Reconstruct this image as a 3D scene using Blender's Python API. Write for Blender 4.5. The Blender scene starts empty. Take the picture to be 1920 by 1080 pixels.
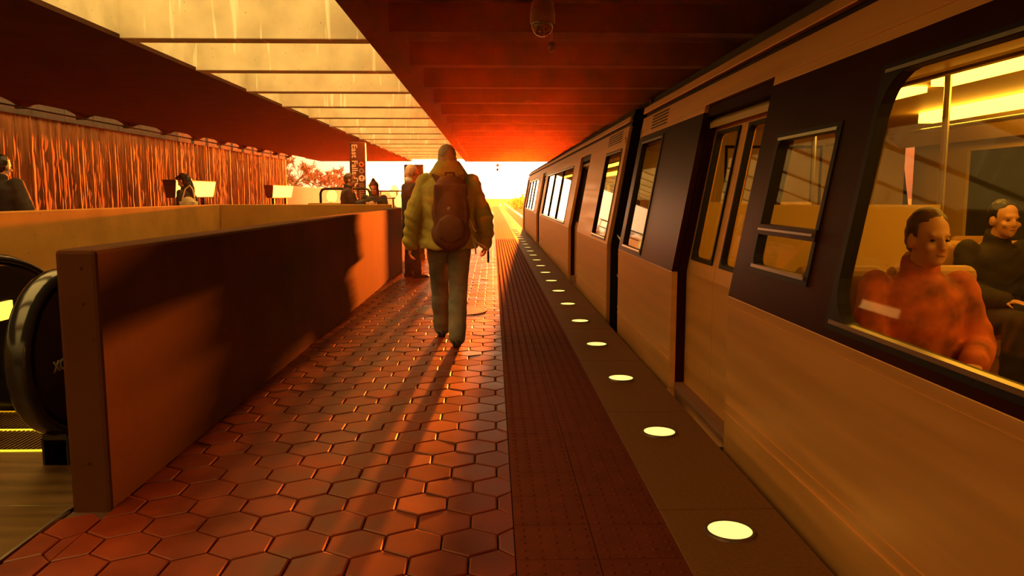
import bpy, bmesh, math, random
from mathutils import Vector, Matrix, noise

PI = math.pi
SC = bpy.context.scene
COL = SC.collection
random.seed(7)

# ------------------------------------------------------------------ camera
F_PX, CAM_H = 1450.0, 1.35
cam_data = bpy.data.cameras.new('camera')
cam_data.sensor_width = 36.0
cam_data.lens = F_PX / 1920.0 * 36.0
cam_data.clip_start, cam_data.clip_end = 0.05, 2000
cam = bpy.data.objects.new('camera', cam_data)
cam.location = (0, 0, CAM_H)
cam.rotation_euler = (PI / 2 - math.radians(6.8428), 0, math.radians(-1.4513))
COL.objects.link(cam)
SC.camera = cam

SC.view_settings.view_transform = 'Standard'
SC.view_settings.look = 'None'
SC.view_settings.gamma = 1.0
SC.view_settings.use_curve_mapping = False
SC.view_settings.exposure = 0.0
SC.cycles.max_bounces = 8
SC.cycles.transparent_max_bounces = 16
SC.cycles.caustics_reflective = True
SC.cycles.sample_clamp_indirect = 6.0

# ------------------------------------------------------------------ sun, sky
SUN_AZ, SUN_EL = math.radians(3.1), math.radians(1.3)       # azimuth to the right of the platform axis
sun_dir = Vector((math.sin(SUN_AZ) * math.cos(SUN_EL), math.cos(SUN_AZ) * math.cos(SUN_EL), math.sin(SUN_EL)))
sd = bpy.data.lights.new('sun', 'SUN')
sd.energy = 26.0
sd.color = (1.0, 0.12, 0.006)
sd.angle = math.radians(0.7)
sun = bpy.data.objects.new('sun', sd)
sun.rotation_euler = sun_dir.to_track_quat('Z', 'Y').to_euler()
sun.location = (3, 60, 8)
COL.objects.link(sun)

world = bpy.data.worlds.new('evening_sky')
SC.world = world
world.use_nodes = True
wn = world.node_tree
wn.nodes.clear()


def wnode(t, **kw):
    n = wn.nodes.new(t)
    for k, v in kw.items():
        setattr(n, k, v)
    return n


def wlink(a, b):
    wn.links.new(a, b)


def wmath(op, a, b=None):
    n = wnode('ShaderNodeMath', operation=op)
    for i, v in enumerate((a, b)):
        if v is None:
            continue
        if isinstance(v, (int, float)):
            n.inputs[i].default_value = v
        else:
            wlink(v, n.inputs[i])
    return n.outputs[0]


def wscale(col, fac):
    n = wnode('ShaderNodeVectorMath', operation='SCALE')
    n.inputs[0].default_value = col
    if isinstance(fac, (int, float)):
        n.inputs['Scale'].default_value = fac
    else:
        wlink(fac, n.inputs['Scale'])
    return n.outputs[0]


def wadd(a, b):
    n = wnode('ShaderNodeVectorMath', operation='ADD')
    wlink(a, n.inputs[0])
    wlink(b, n.inputs[1])
    return n.outputs[0]


tc = wnode('ShaderNodeTexCoord')
nrm = wnode('ShaderNodeVectorMath', operation='NORMALIZE')
wlink(tc.outputs['Generated'], nrm.inputs[0])
dotn = wnode('ShaderNodeVectorMath', operation='DOT_PRODUCT')
wlink(nrm.outputs[0], dotn.inputs[0])
dotn.inputs[1].default_value = sun_dir
d = wmath('MAXIMUM', dotn.outputs['Value'], 0.0)
sep = wnode('ShaderNodeSeparateXYZ')
wlink(nrm.outputs[0], sep.inputs[0])
up = wmath('MAXIMUM', sep.outputs['Z'], 0.0)
SKY_UP = (6.8, 4.0, 0.95)
SKY_BACK = (0.10, 0.04, 0.01)
SKY_WEST = (8.0, 4.3, 1.8)
SKY_HALO = (26.0, 13.0, 6.0)
sky = wadd(wscale(SKY_BACK, 1.0), wscale(SKY_UP, wmath('POWER', up, 1.3)))
sky = wadd(sky, wscale(SKY_WEST, wmath('POWER', d, 34.0)))
sky = wadd(sky, wscale(SKY_HALO, wmath('POWER', d, 160.0)))
bg = wnode('ShaderNodeBackground')
wlink(sky, bg.inputs['Color'])
out = wnode('ShaderNodeOutputWorld')
wlink(bg.outputs[0], out.inputs['Surface'])
world.cycles.sampling_method = 'MANUAL'
world.cycles.sample_map_resolution = 512


# ------------------------------------------------------------------ materials
def nodes_of(m):
    m.use_nodes = True
    nt = m.node_tree
    return nt, nt.nodes['Principled BSDF']


def coords(nt, scale=(1, 1, 1), kind='Object'):
    t = nt.nodes.new('ShaderNodeTexCoord')
    mp = nt.nodes.new('ShaderNodeMapping')
    mp.inputs['Scale'].default_value = scale
    nt.links.new(t.outputs[kind], mp.inputs['Vector'])
    return mp.outputs[0]


def mat(name, color, rough=0.6, metal=0.0, vary=0.0, nscale=6.0, stretch=(1, 1, 1), bump=0.0, bscale=40.0, spec=0.5,
        detail=4.0, rvary=0.0, bdist=0.003):
    m = bpy.data.materials.new(name)
    nt, b = nodes_of(m)
    c = (*color, 1)
    b.inputs['Base Color'].default_value = c
    b.inputs['Roughness'].default_value = rough
    b.inputs['Metallic'].default_value = metal
    b.inputs['Specular IOR Level'].default_value = spec
    if vary > 0 or rvary > 0:
        n = nt.nodes.new('ShaderNodeTexNoise')
        n.inputs['Scale'].default_value = nscale
        n.inputs['Detail'].default_value = detail
        nt.links.new(coords(nt, stretch), n.inputs['Vector'])
        if vary > 0:
            r = nt.nodes.new('ShaderNodeValToRGB')
            r.color_ramp.elements[0].position = 0.3
            r.color_ramp.elements[1].position = 0.7
            r.color_ramp.elements[0].color = (*[max(0, x * (1 - vary)) for x in color], 1)
            r.color_ramp.elements[1].color = (*[min(1, x * (1 + vary)) for x in color], 1)
            nt.links.new(n.outputs['Fac'], r.inputs[0])
            nt.links.new(r.outputs[0], b.inputs['Base Color'])
        if rvary > 0:
            mr = nt.nodes.new('ShaderNodeMapRange')
            mr.inputs['To Min'].default_value = max(0.02, rough - rvary)
            mr.inputs['To Max'].default_value = min(1, rough + rvary)
            mr.inputs['From Min'].default_value = 0.3
            mr.inputs['From Max'].default_value = 0.7
            nt.links.new(n.outputs['Fac'], mr.inputs['Value'])
            nt.links.new(mr.outputs[0], b.inputs['Roughness'])
    if bump > 0:
        n2 = nt.nodes.new('ShaderNodeTexNoise')
        n2.inputs['Scale'].default_value = bscale
        n2.inputs['Detail'].default_value = 5.0
        nt.links.new(coords(nt, stretch), n2.inputs['Vector'])
        bp = nt.nodes.new('ShaderNodeBump')
        bp.inputs['Strength'].default_value = bump
        bp.inputs['Distance'].default_value = bdist
        nt.links.new(n2.outputs['Fac'], bp.inputs['Height'])
        nt.links.new(bp.outputs[0], b.inputs['Normal'])
    return m


def emit(name, color, strength, base=(0.8, 0.7, 0.5)):
    m = bpy.data.materials.new(name)
    nt, b = nodes_of(m)
    b.inputs['Base Color'].default_value = (*base, 1)
    b.inputs['Emission Color'].default_value = (*color, 1)
    b.inputs['Emission Strength'].default_value = strength
    return m


def glass(name, tint, ior=1.55):
    m = bpy.data.materials.new(name)
    m.use_nodes = True
    nt = m.node_tree
    nt.nodes.clear()
    o = nt.nodes.new('ShaderNodeOutputMaterial')
    mx = nt.nodes.new('ShaderNodeMixShader')
    # Schlick reflectance that does not care which side of the pane is met
    geo = nt.nodes.new('ShaderNodeNewGeometry')
    dt = nt.nodes.new('ShaderNodeVectorMath')
    dt.operation = 'DOT_PRODUCT'
    nt.links.new(geo.outputs['Incoming'], dt.inputs[0])
    nt.links.new(geo.outputs['Normal'], dt.inputs[1])
    prev = dt.outputs['Value']
    f0 = ((ior - 1) / (ior + 1)) ** 2
    for op, val in (('ABSOLUTE', None), ('SUBTRACT', 1.0), ('POWER', 5.0), ('MULTIPLY', 1 - f0), ('ADD', f0)):
        mnode = nt.nodes.new('ShaderNodeMath')
        mnode.operation = op
        if op == 'SUBTRACT':
            mnode.inputs[0].default_value = val
            nt.links.new(prev, mnode.inputs[1])
        else:
            nt.links.new(prev, mnode.inputs[0])
            if val is not None:
                mnode.inputs[1].default_value = val
        prev = mnode.outputs[0]
    tr = nt.nodes.new('ShaderNodeBsdfTransparent')
    tr.inputs['Color'].default_value = (*tint, 1)
    gl = nt.nodes.new('ShaderNodeBsdfGlossy')
    gl.inputs['Roughness'].default_value = 0.03
    nt.links.new(prev, mx.inputs[0])
    nt.links.new(tr.outputs[0], mx.inputs[1])
    nt.links.new(gl.outputs[0], mx.inputs[2])
    nt.links.new(mx.outputs[0], o.inputs['Surface'])
    return m


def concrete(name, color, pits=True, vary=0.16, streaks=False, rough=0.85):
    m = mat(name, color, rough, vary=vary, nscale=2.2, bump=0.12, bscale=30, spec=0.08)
    nt = m.node_tree
    b = nt.nodes['Principled BSDF']
    src = b.inputs['Base Color'].links[0].from_socket
    if pits:
        v = nt.nodes.new('ShaderNodeTexVoronoi')
        v.inputs['Scale'].default_value = 9.0
        nt.links.new(coords(nt), v.inputs['Vector'])
        r = nt.nodes.new('ShaderNodeValToRGB')
        r.color_ramp.elements[0].position = 0.05
        r.color_ramp.elements[1].position = 0.09
        r.color_ramp.elements[0].color = (0.25, 0.22, 0.2, 1)
        nt.links.new(v.outputs['Distance'], r.inputs[0])
        mx = nt.nodes.new('ShaderNodeMix')
        mx.data_type = 'RGBA'
        mx.blend_type = 'MULTIPLY'
        mx.inputs['Factor'].default_value = 0.8
        nt.links.new(src, mx.inputs['A'])
        nt.links.new(r.outputs[0], mx.inputs['B'])
        src = mx.outputs['Result']
    if streaks:
        # pale lime streaks that ran down the beam faces: thin, wavy, upright
        n = nt.nodes.new('ShaderNodeTexNoise')
        n.inputs['Scale'].default_value = 1.0
        n.inputs['Detail'].default_value = 2.5
        n.inputs['Distortion'].default_value = 0.35
        nt.links.new(coords(nt, (7.5, 0.9, 0.55)), n.inputs['Vector'])
        r = nt.nodes.new('ShaderNodeValToRGB')
        r.color_ramp.elements[0].position = 0.62
        r.color_ramp.elements[1].position = 0.66
        r.color_ramp.elements[0].color = (0, 0, 0, 1)
        r.color_ramp.elements[1].color = (1, 1, 1, 1)
        nt.links.new(n.outputs['Fac'], r.inputs[0])
        mx = nt.nodes.new('ShaderNodeMix')
        mx.data_type = 'RGBA'
        nt.links.new(r.outputs[0], mx.inputs['Factor'])
        nt.links.new(src, mx.inputs['A'])
        mx.inputs['B'].default_value = (0.95, 0.9, 0.82, 1)
        src = mx.outputs['Result']
    nt.links.new(src, b.inputs['Base Color'])
    return m


M = {}
M['tile'] = mat('red_quarry_tile', (0.125, 0.016, 0.004), 0.42, vary=0.3, nscale=3.0, rvary=0.10, bump=0.10, bscale=22, spec=0.20)
M['grout'] = mat('dark_grout', (0.06, 0.020, 0.010), 0.9)
M['tactile'] = mat('brick_red_tactile', (0.10, 0.017, 0.007), 0.75, vary=0.15, nscale=8, spec=0.10)
M['granite'] = mat('flamed_granite', (0.14, 0.055, 0.014), 0.62, vary=0.18, nscale=60, bump=0.1, bscale=120, spec=0.2)
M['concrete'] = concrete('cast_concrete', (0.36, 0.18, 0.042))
M['parapet'] = concrete('shaded_parapet_concrete', (0.062, 0.020, 0.007))  # same concrete as the other parapets, its shade put into the colour
M['beam'] = concrete('daylit_beam_concrete', (0.66, 0.62, 0.50), streaks=True)  # same concrete, paler in colour where the skylight falls on it
M['soffit'] = concrete('shaded_soffit_concrete', (0.05, 0.020, 0.010), pits=False)  # same concrete as the beams, darkened in colour for the shade
M['rib'] = mat('fluted_brown_concrete', (0.50, 0.21, 0.09), 0.8, vary=0.5, nscale=5, stretch=(1, 1.6, 0.22), bump=0.5, bscale=14, spec=0.15)
M['paleconc'] = mat('pale_barrier_concrete', (0.62, 0.52, 0.50), 0.85, vary=0.1)
M['greyconc'] = mat('grey_coping_concrete', (0.13, 0.11, 0.11), 0.85, vary=0.15)
M['silver'] = mat('brushed_aluminium', (0.78, 0.40, 0.13), 0.48, 0.62, vary=0.1, nscale=3, stretch=(1, 0.15, 4), rvary=0.06)
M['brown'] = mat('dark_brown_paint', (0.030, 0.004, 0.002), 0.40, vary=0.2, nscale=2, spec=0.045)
M['black'] = mat('black_rubber', (0.012, 0.009, 0.008), 0.5, spec=0.15)
M['blackgloss'] = mat('black_gloss_enamel', (0.012, 0.011, 0.012), 0.16)
M['domeglass'] = mat('smoked_dome', (0.02, 0.016, 0.014), 0.06, spec=1.0)
M['rail_steel'] = mat('polished_rail_steel', (0.6, 0.55, 0.5), 0.25, 1.0)
M['steel'] = mat('stainless_steel', (0.55, 0.52, 0.48), 0.28, 1.0, vary=0.1, nscale=3)
M['plate'] = mat('landing_plate_metal', (0.10, 0.052, 0.016), 0.46, 0.7, vary=0.2, nscale=4, stretch=(0.3, 3, 1), rvary=0.08)
M['roof'] = mat('car_roof_grey', (0.10, 0.085, 0.07), 0.6)
M['glass'] = glass('car_window_glass', (0.80, 0.68, 0.50))
M['interior'] = mat('cream_car_lining', (0.62, 0.44, 0.16), 0.5)
M['carfloor'] = mat('car_floor_carpet', (0.20, 0.08, 0.05), 0.9)
M['seat'] = mat('tan_seat_vinyl', (0.45, 0.26, 0.12), 0.5)
M['darkwin'] = mat('dim_green_window', (0.03, 0.04, 0.02), 0.12)
M['lampstrip'] = emit('car_ceiling_lamp', (1.0, 0.52, 0.04), 17.0)
M['edgelamp'] = emit('platform_edge_lamp', (1.0, 0.78, 0.18), 1.5)
M['yellowlamp'] = emit('orange_indicator', (1.0, 0.50, 0.04), 3.2)
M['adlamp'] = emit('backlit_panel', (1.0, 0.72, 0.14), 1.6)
M['yellow'] = mat('yellow_step_paint', (0.85, 0.62, 0.02), 0.5)
M['yellowline'] = emit('glowing_yellow_line_paint', (1.0, 0.72, 0.03), 0.9, (0.8, 0.6, 0.05))  # line paint given a glow of its own, no lamp in it
M['pylon'] = mat('dark_brown_pylon', (0.045, 0.022, 0.016), 0.45)
M['white_text'] = mat('white_lettering', (0.85, 0.80, 0.70), 0.5)
M['dim_text'] = mat('grey_lettering', (0.40, 0.33, 0.26), 0.5)
M['orange_dot'] = mat('orange_line_dot', (0.85, 0.20, 0.04), 0.5)
M['silver_dot'] = mat('silver_line_dot', (0.34, 0.30, 0.26), 0.5)
M['ground'] = mat('ballast_ground', (0.10, 0.06, 0.035), 0.95, vary=0.3, nscale=20, bump=0.5, bscale=30)
M['bark'] = mat('bare_twig_bark', (0.22, 0.13, 0.07), 0.9)
M['scrub'] = mat('dry_scrub_leaf', (0.30, 0.20, 0.05), 0.9, vary=0.3)
M['skin'] = mat('warm_skin', (0.55, 0.30, 0.20), 0.55)
M['khaki'] = mat('khaki_green_jacket', (0.44, 0.34, 0.07), 0.8, vary=0.12, nscale=14, bump=0.15, bscale=60)
M['denim'] = mat('faded_grey_denim', (0.15, 0.14, 0.125), 0.85, vary=0.2, nscale=12, bump=0.15, bscale=80)
M['packcloth'] = mat('flare_toned_nylon', (0.15, 0.045, 0.022), 0.7, vary=0.2, nscale=10)  # red-brown tone holds the sun flare over the backpack
M['darkcoat'] = mat('dark_wool_coat', (0.022, 0.016, 0.015), 0.85, vary=0.2, nscale=8)
M['navy'] = mat('black_trouser', (0.018, 0.015, 0.016), 0.85)
M['hairdark'] = mat('black_hair', (0.010, 0.007, 0.006), 0.45)
M['hairbrown'] = mat('brown_hair', (0.08, 0.04, 0.02), 0.5)
M['hairgrey'] = mat('short_grey_hair', (0.30, 0.22, 0.16), 0.7)
M['hairwhite'] = mat('white_hair', (0.75, 0.62, 0.50), 0.6)
M['shirt'] = mat('pale_collar_cloth', (0.75, 0.68, 0.6), 0.8)
M['bagtan'] = mat('cream_bag_canvas', (0.70, 0.52, 0.30), 0.8)
M['orange'] = mat('orange_plaid_cloth', (0.40, 0.09, 0.025), 0.8, vary=0.6, nscale=9)
M['shoe'] = mat('black_shoe_leather', (0.02, 0.015, 0.012), 0.35)
M['eye'] = mat('dark_eye', (0.02, 0.015, 0.015), 0.2)
M['lip'] = mat('lip_skin', (0.40, 0.17, 0.13), 0.5)
M['phone'] = mat('phone_case', (0.03, 0.03, 0.03), 0.25)
M['iron'] = mat('cast_iron_cover', (0.10, 0.055, 0.035), 0.45, metal=0.4, vary=0.2, nscale=20)


# ------------------------------------------------------------------ building helpers
def link(o, parent=None, loc=None):
    COL.objects.link(o)
    if parent is not None:
        o.parent = parent
    if loc is not None:
        o.location = loc
    return o


def tag(o, label=None, cat=None, group=None, kind=None):
    if label:
        o['label'] = label
    if cat:
        o['category'] = cat
    if group:
        o['group'] = group
    if kind:
        o['kind'] = kind
    return o


def thing(name, label, cat, loc=(0, 0, 0), rz=0.0, group=None):
    o = bpy.data.objects.new(name, None)
    o.empty_display_size = 0.2
    link(o)
    o.location = loc
    o.rotation_euler = (0, 0, rz)
    return tag(o, label, cat, group)


def copy_tree(o, parent=None):
    c = o.copy()
    COL.objects.link(c)
    if parent is not None:
        c.parent = parent
    for ch in list(o.children):
        copy_tree(ch, c)
    return c


class MB:
    """collects shapes and links them as one mesh object"""

    def __init__(self):
        self.bm = bmesh.new()

    def quad(self, *pts):
        self.bm.faces.new([self.bm.verts.new(p) for p in pts])
        return self

    def box(self, x0, x1, y0, y1, z0, z1):
        v = [self.bm.verts.new((x, y, z)) for x in (x0, x1) for y in (y0, y1) for z in (z0, z1)]
        for f in ((0, 1, 3, 2), (4, 6, 7, 5), (0, 4, 5, 1), (2, 3, 7, 6), (0, 2, 6, 4), (1, 5, 7, 3)):
            self.bm.faces.new([v[i] for i in f])
        return self

    def prism(self, pts, axis, a0, a1):
        """closed polygon of 2-D points, extruded along axis; axis y: pts are (x, z); x: (y, z); z: (x, y)"""
        def p3(p, a):
            return {'y': (p[0], a, p[1]), 'x': (a, p[0], p[1]), 'z': (p[0], p[1], a)}[axis]
        A = [self.bm.verts.new(p3(p, a0)) for p in pts]
        B = [self.bm.verts.new(p3(p, a1)) for p in pts]
        n = len(pts)
        for i in range(n):
            self.bm.faces.new([A[i], A[(i + 1) % n], B[(i + 1) % n], B[i]])
        self.bm.faces.new(A[::-1])
        self.bm.faces.new(B)
        return self

    def tube(self, path, r, seg=8, cap=True, closed=False):
        path = [Vector(p) for p in path]
        n = len(path)
        rs = r if isinstance(r, (list, tuple)) else [r] * n
        rings = []
        ref = Vector((0, 0, 1))
        t0 = (path[1] - path[0]).normalized()
        if abs(t0.z) > 0.9:
            ref = Vector((1, 0, 0))
        u = t0.cross(ref).normalized()
        for i in range(n):
            if closed:
                t = (path[(i + 1) % n] - path[i - 1]).normalized()
            else:
                t = (path[min(i + 1, n - 1)] - path[max(i - 1, 0)]).normalized()
            u = (u - t * u.dot(t)).normalized()
            w = t.cross(u)
            rings.append([self.bm.verts.new(path[i] + (u * math.cos(2 * PI * k / seg) + w * math.sin(2 * PI * k / seg)) * rs[i])
                          for k in range(seg)])
        m = n if closed else n - 1
        for i in range(m):
            a, b = rings[i], rings[(i + 1) % n]
            for k in range(seg):
                self.bm.faces.new([a[k], a[(k + 1) % seg], b[(k + 1) % seg], b[k]])
        if cap and not closed:
            self.bm.faces.new(rings[0][::-1])
            self.bm.faces.new(rings[-1])
        return self

    def loft(self, rings, cap=True):
        """rings: equal-length lists of points"""
        R = [[self.bm.verts.new(p) for p in ring] for ring in rings]
        n = len(R[0])
        for a, b in zip(R, R[1:]):
            for k in range(n):
                self.bm.faces.new([a[k], a[(k + 1) % n], b[(k + 1) % n], b[k]])
        if cap:
            self.bm.faces.new(R[0][::-1])
            self.bm.faces.new(R[-1])
        return self

    def ell(self, c, r, rot=None, seg=16, rings=10):
        """ellipsoid"""
        mt = Matrix.Translation(c) @ (rot.to_4x4() if rot is not None else Matrix.Identity(4)) @ Matrix.Diagonal((*r, 1))
        bmesh.ops.create_uvsphere(self.bm, u_segments=seg, v_segments=rings, radius=1.0, matrix=mt)
        return self

    def cyl(self, c, r, h, axis='z', seg=24, r2=None):
        rot = {'z': Matrix.Identity(4), 'x': Matrix.Rotation(PI / 2, 4, 'Y'), 'y': Matrix.Rotation(-PI / 2, 4, 'X')}[axis]
        bmesh.ops.create_cone(self.bm, cap_ends=True, segments=seg, radius1=r, radius2=r if r2 is None else r2, depth=h,
                              matrix=Matrix.Translation(c) @ rot)
        return self

    def mesh(self, name, smooth=False):
        bmesh.ops.recalc_face_normals(self.bm, faces=self.bm.faces)
        me = bpy.data.meshes.new(name)
        self.bm.to_mesh(me)
        self.bm.free()
        if smooth:
            for p in me.polygons:
                p.use_smooth = True
        return me

    def build(self, name, m, parent=None, bevel=0.0, smooth=False, local=False, seg=2):
        me = self.mesh(name, smooth)
        if isinstance(m, str):
            m = M[m]
        me.materials.append(m)
        o = bpy.data.objects.new(name, me)
        link(o, parent)
        if parent is not None and not local:                 # shapes were given in world space
            w = Vector((0, 0, 0))
            p = parent
            while p is not None:
                w += p.location
                p = p.parent
            me.transform(Matrix.Translation(-w))
        if bevel > 0:
            bv = o.modifiers.new('bevel', 'BEVEL')
            bv.width, bv.segments, bv.limit_method, bv.angle_limit = bevel, seg, 'ANGLE', math.radians(35)
        return o


def struct(name, mb, m, label=None, bevel=0.0):
    o = mb.build(name, m, None, bevel)
    o['kind'] = 'structure'
    if label:
        o['label'] = label
    return o


WORK = bpy.data.scenes.new('workbench')                         # a side scene for welding skins; removed at the end


def merged(mb, voxel, smooth=3, wrinkle=0.0, wscale=6.0, wfun=None):
    """one continuous skin over the overlapping volumes in mb"""
    me = mb.mesh('tmp')
    o = bpy.data.objects.new('tmp', me)
    WORK.collection.objects.link(o)
    r = o.modifiers.new('r', 'REMESH')
    r.mode, r.voxel_size = 'VOXEL', voxel
    if smooth:
        s = o.modifiers.new('s', 'SMOOTH')
        s.factor, s.iterations = 0.5, smooth
    with bpy.context.temp_override(scene=WORK, view_layer=WORK.view_layers[0]):
        dg = bpy.context.evaluated_depsgraph_get()
    res = bpy.data.meshes.new_from_object(o.evaluated_get(dg))
    bpy.data.objects.remove(o)
    bpy.data.meshes.remove(me)
    if wrinkle > 0:
        n = len(res.vertices)
        co, no = [0.0] * (3 * n), [0.0] * (3 * n)
        res.vertices.foreach_get('co', co)
        res.vertices.foreach_get('normal', no)
        for i in range(0, 3 * n, 3):
            p = Vector(co[i:i + 3])
            w = noise.noise(wfun(p) if wfun else p * wscale) * wrinkle
            for j in range(3):
                co[i + j] += no[i + j] * w
        res.vertices.foreach_set('co', co)
        res.update()
    for p in res.polygons:
        p.use_smooth = True
    return res


def mesh_obj(name, me, m, parent=None):
    me.materials.clear()
    me.materials.append(M[m] if isinstance(m, str) else m)
    me.name = name
    o = bpy.data.objects.new(name, me)
    return link(o, parent)


def text_mesh(body, size, extrude=0.004, spacing=1.0, align='LEFT'):
    cu = bpy.data.curves.new('txt', 'FONT')
    cu.body, cu.size, cu.extrude, cu.space_character = body, size, extrude, spacing
    cu.offset = size * 0.022
    cu.align_x = align
    o = bpy.data.objects.new('txt', cu)
    WORK.collection.objects.link(o)
    with bpy.context.temp_override(scene=WORK, view_layer=WORK.view_layers[0]):
        dg = bpy.context.evaluated_depsgraph_get()
    me = bpy.data.meshes.new_from_object(o.evaluated_get(dg))
    bpy.data.objects.remove(o)
    bpy.data.curves.remove(cu)
    return me


# ================================================================== THE SETTING
WR, WRT = -1.65, 0.17          # right parapet: platform-side face, thickness
WEND = 14.0                    # end of the escalator well
WL = -4.86                     # left parapet, inner face
ROOF = 3.38                    # underside of the canopy beams
ROOF_END = 47.6
TACT0, TACT1, EDGE = 0.085, 0.715, 1.222
PLAT_L = -7.9
BEAM0, BEAM_D, BEAM_T = 10.55, 2.62, 0.30

# platform: grout bed with every hexagonal tile raised from it
mb = MB()
mb.box(WR - WRT, TACT0, 0.3, 95, -0.30, -0.012)
mb.box(PLAT_L, WR - WRT, WEND, 95, -0.30, -0.012)
mb.box(PLAT_L, WL - 0.16, -3, WEND, -0.30, -0.012)
mb.box(WL - 0.16, TACT0, -3, 0.3, -0.30, -0.012)
floor = struct('floor', mb, 'grout', 'red hexagonal quarry tile platform floor')
mb = MB()
HEX_W = 0.222
rowp = HEX_W * 0.866
bm = mb.bm
rnd = random.Random(3)


def hexes(x0, x1, y0, y1, detailed):
    j = 0
    y = y0
    while y < y1:
        off = (j % 2) * HEX_W / 2
        x = x0 + off - HEX_W / 2
        while x < x1 + HEX_W * 0.6:
            if x + HEX_W / 2 > x0 + 0.012 and x - HEX_W / 2 < x1 - 0.012:
                R = HEX_W / 2 / math.cos(PI / 6)
                g = 0.0062
                dz = rnd.uniform(-0.0010, 0.0010)
                tx, ty = rnd.gauss(0, 0.0045), rnd.gauss(0, 0.0045)
                def ring(rad, z):
                    vs = []
                    for k in range(6):
                        a = PI / 2 + k * PI / 3
                        px = min(max(x + rad * math.cos(a), x0), x1)
                        py = y + rad * math.sin(a)
                        vs.append(bm.verts.new((px, py, z + dz + (px - x) * tx + (py - y) * ty)))
                    return vs
                A = ring(R - g * 0.45, -0.014)
                B = ring(R - g * 0.75, -0.003)
                C = ring(R - g * 1.9, 0.0)
                for P, Q in ((A, B), (B, C)):
                    for k in range(6):
                        try:
                            bm.faces.new([P[k], P[(k + 1) % 6], Q[(k + 1) % 6], Q[k]])
                        except ValueError:
                            pass
                bm.faces.new(C)
            x += HEX_W
        y += rowp
        j += 1


hexes(WR + 0.004, TACT0 - 0.004, 0.4, 62, True)
hexes(WR - WRT, WR, 0.4, 3.26, True)
bmesh.ops.remove_doubles(bm, verts=bm.verts, dist=0.0002)
tiles = mb.build('hexagonal_tiles', 'tile', floor)

# tactile strip: slabs with truncated domes
mb = MB()
mb.box(TACT0, TACT1, 0.3, 95, -0.30, -0.006)
y = 0.3
while y < 60:
    for (xa, xb) in ((TACT0 + .002, TACT0 + 0.307), (TACT0 + 0.311, TACT1 - .002)):
        mb.box(xa, xb, y + 0.002, y + 0.303, -0.006, 0.0)
    y += 0.305
bm = mb.bm
for iy in range(int((24 - 1.9) / 0.061)):
    yy = 1.9 + iy * 0.061
    for ix in range(10):
        xx = TACT0 + 0.033 + ix * 0.0626
        A = [bm.verts.new((xx + 0.0125 * math.cos(k * PI / 3), yy + 0.0125 * math.sin(k * PI / 3), -0.0005)) for k in range(6)]
        B = [bm.verts.new((xx + 0.0065 * math.cos(k * PI / 3), yy + 0.0065 * math.sin(k * PI / 3), 0.0050)) for k in range(6)]
        for k in range(6):
            bm.faces.new([A[k], A[(k + 1) % 6], B[(k + 1) % 6], B[k]])
        bm.faces.new(B)
struct('trim_1', mb, 'tactile', 'dark red tactile warning strip of domed slabs')

# granite edge slabs
mb = MB()
y = 0.15
gy = [0.15]
while y < 95:
    mb.box(TACT1, EDGE, y + 0.003, y + 1.517, -0.30, 0.0)
    y += 1.52
mb.box(TACT1, EDGE - 0.02, 0.15, 95, -1.15, -0.30)
struct('trim_2', mb, 'granite', 'grey granite slabs along the platform edge', bevel=0.004)

# parapets of the escalator well
mb = MB()
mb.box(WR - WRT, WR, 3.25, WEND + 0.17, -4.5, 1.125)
struct('wall_right', mb, 'parapet', 'shaded concrete parapet beside the walkway', bevel=0.018)
mb = MB()
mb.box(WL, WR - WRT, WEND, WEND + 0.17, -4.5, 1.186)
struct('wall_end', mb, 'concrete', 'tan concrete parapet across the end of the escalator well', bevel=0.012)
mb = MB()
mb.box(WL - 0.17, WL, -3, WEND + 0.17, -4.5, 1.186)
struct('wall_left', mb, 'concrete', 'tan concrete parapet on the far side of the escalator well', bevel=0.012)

# trackside wall: fluted, broken-faced concrete
mb = MB()
bm = mb.bm
rnd = random.Random(11)
TW = -11.5
ys, xs = [], []
y = 9.0
while y < 43.8:                                               # saw-tooth fins: long face towards the evening sun, short broken edge
    L = rnd.choice((0.05, 0.08, 0.11, 0.16)) * rnd.uniform(0.8, 1.2)
    dx = L * math.tan(math.radians(rnd.choice((2, 5, 8, 13)) * rnd.uniform(0.7, 1.2)))
    ys += [y, y + L]
    xs += [TW + 0.02 + dx, TW + 0.02]
    y += L + rnd.uniform(0.010, 0.02)
ys.append(44.0)
xs.append(TW)
zs = [-1.2, 0.3, 0.8] + [0.8 + 2.5 * k / 13 for k in range(1, 14)]
grid = []
for i, (yy, xx) in enumerate(zip(ys, xs)):
    colv = []
    for z in zs:
        k = noise.noise(Vector((yy * 3.1, z * 2.2, 4.0)))
        amp = 0.016
        colv.append(bm.verts.new((xx + min(0, k * amp * 1.6) + rnd.uniform(-0.006, 0.006), yy + rnd.uniform(-0.008, 0.008), z)))
    grid.append(colv)
for a, b in zip(grid, grid[1:]):
    for k in range(len(zs) - 1):
        bm.faces.new([a[k], a[k + 1], b[k + 1], b[k]])
mb.box(TW - 0.35, TW - 0.05, 9.0, 44.0, -1.2, 3.29)
struct('wall_trackside', mb, 'rib', 'sunlit fluted orange-brown wall beyond the far track')
mb = MB()
mb.box(TW - 0.40, TW + 0.06, 9.0, 43.6, 3.30, 3.78)
for k in range(24):
    mb.box(TW - 0.42, TW + 0.075, 9.4 + k * 1.5, 9.44 + k * 1.5, 3.31, 3.77)
struct('trim_3', mb, 'greyconc', 'grey concrete coping over the fluted wall')
mb = MB()
for k in range(8):
    mb.box(TW - 0.3, TW, 44.05 + k * 6, 50.03 + k * 6, -1.2, 1.86)
struct('wall_barrier', mb, 'paleconc', 'low pale concrete barrier beyond the fluted wall', bevel=0.02)

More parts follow.
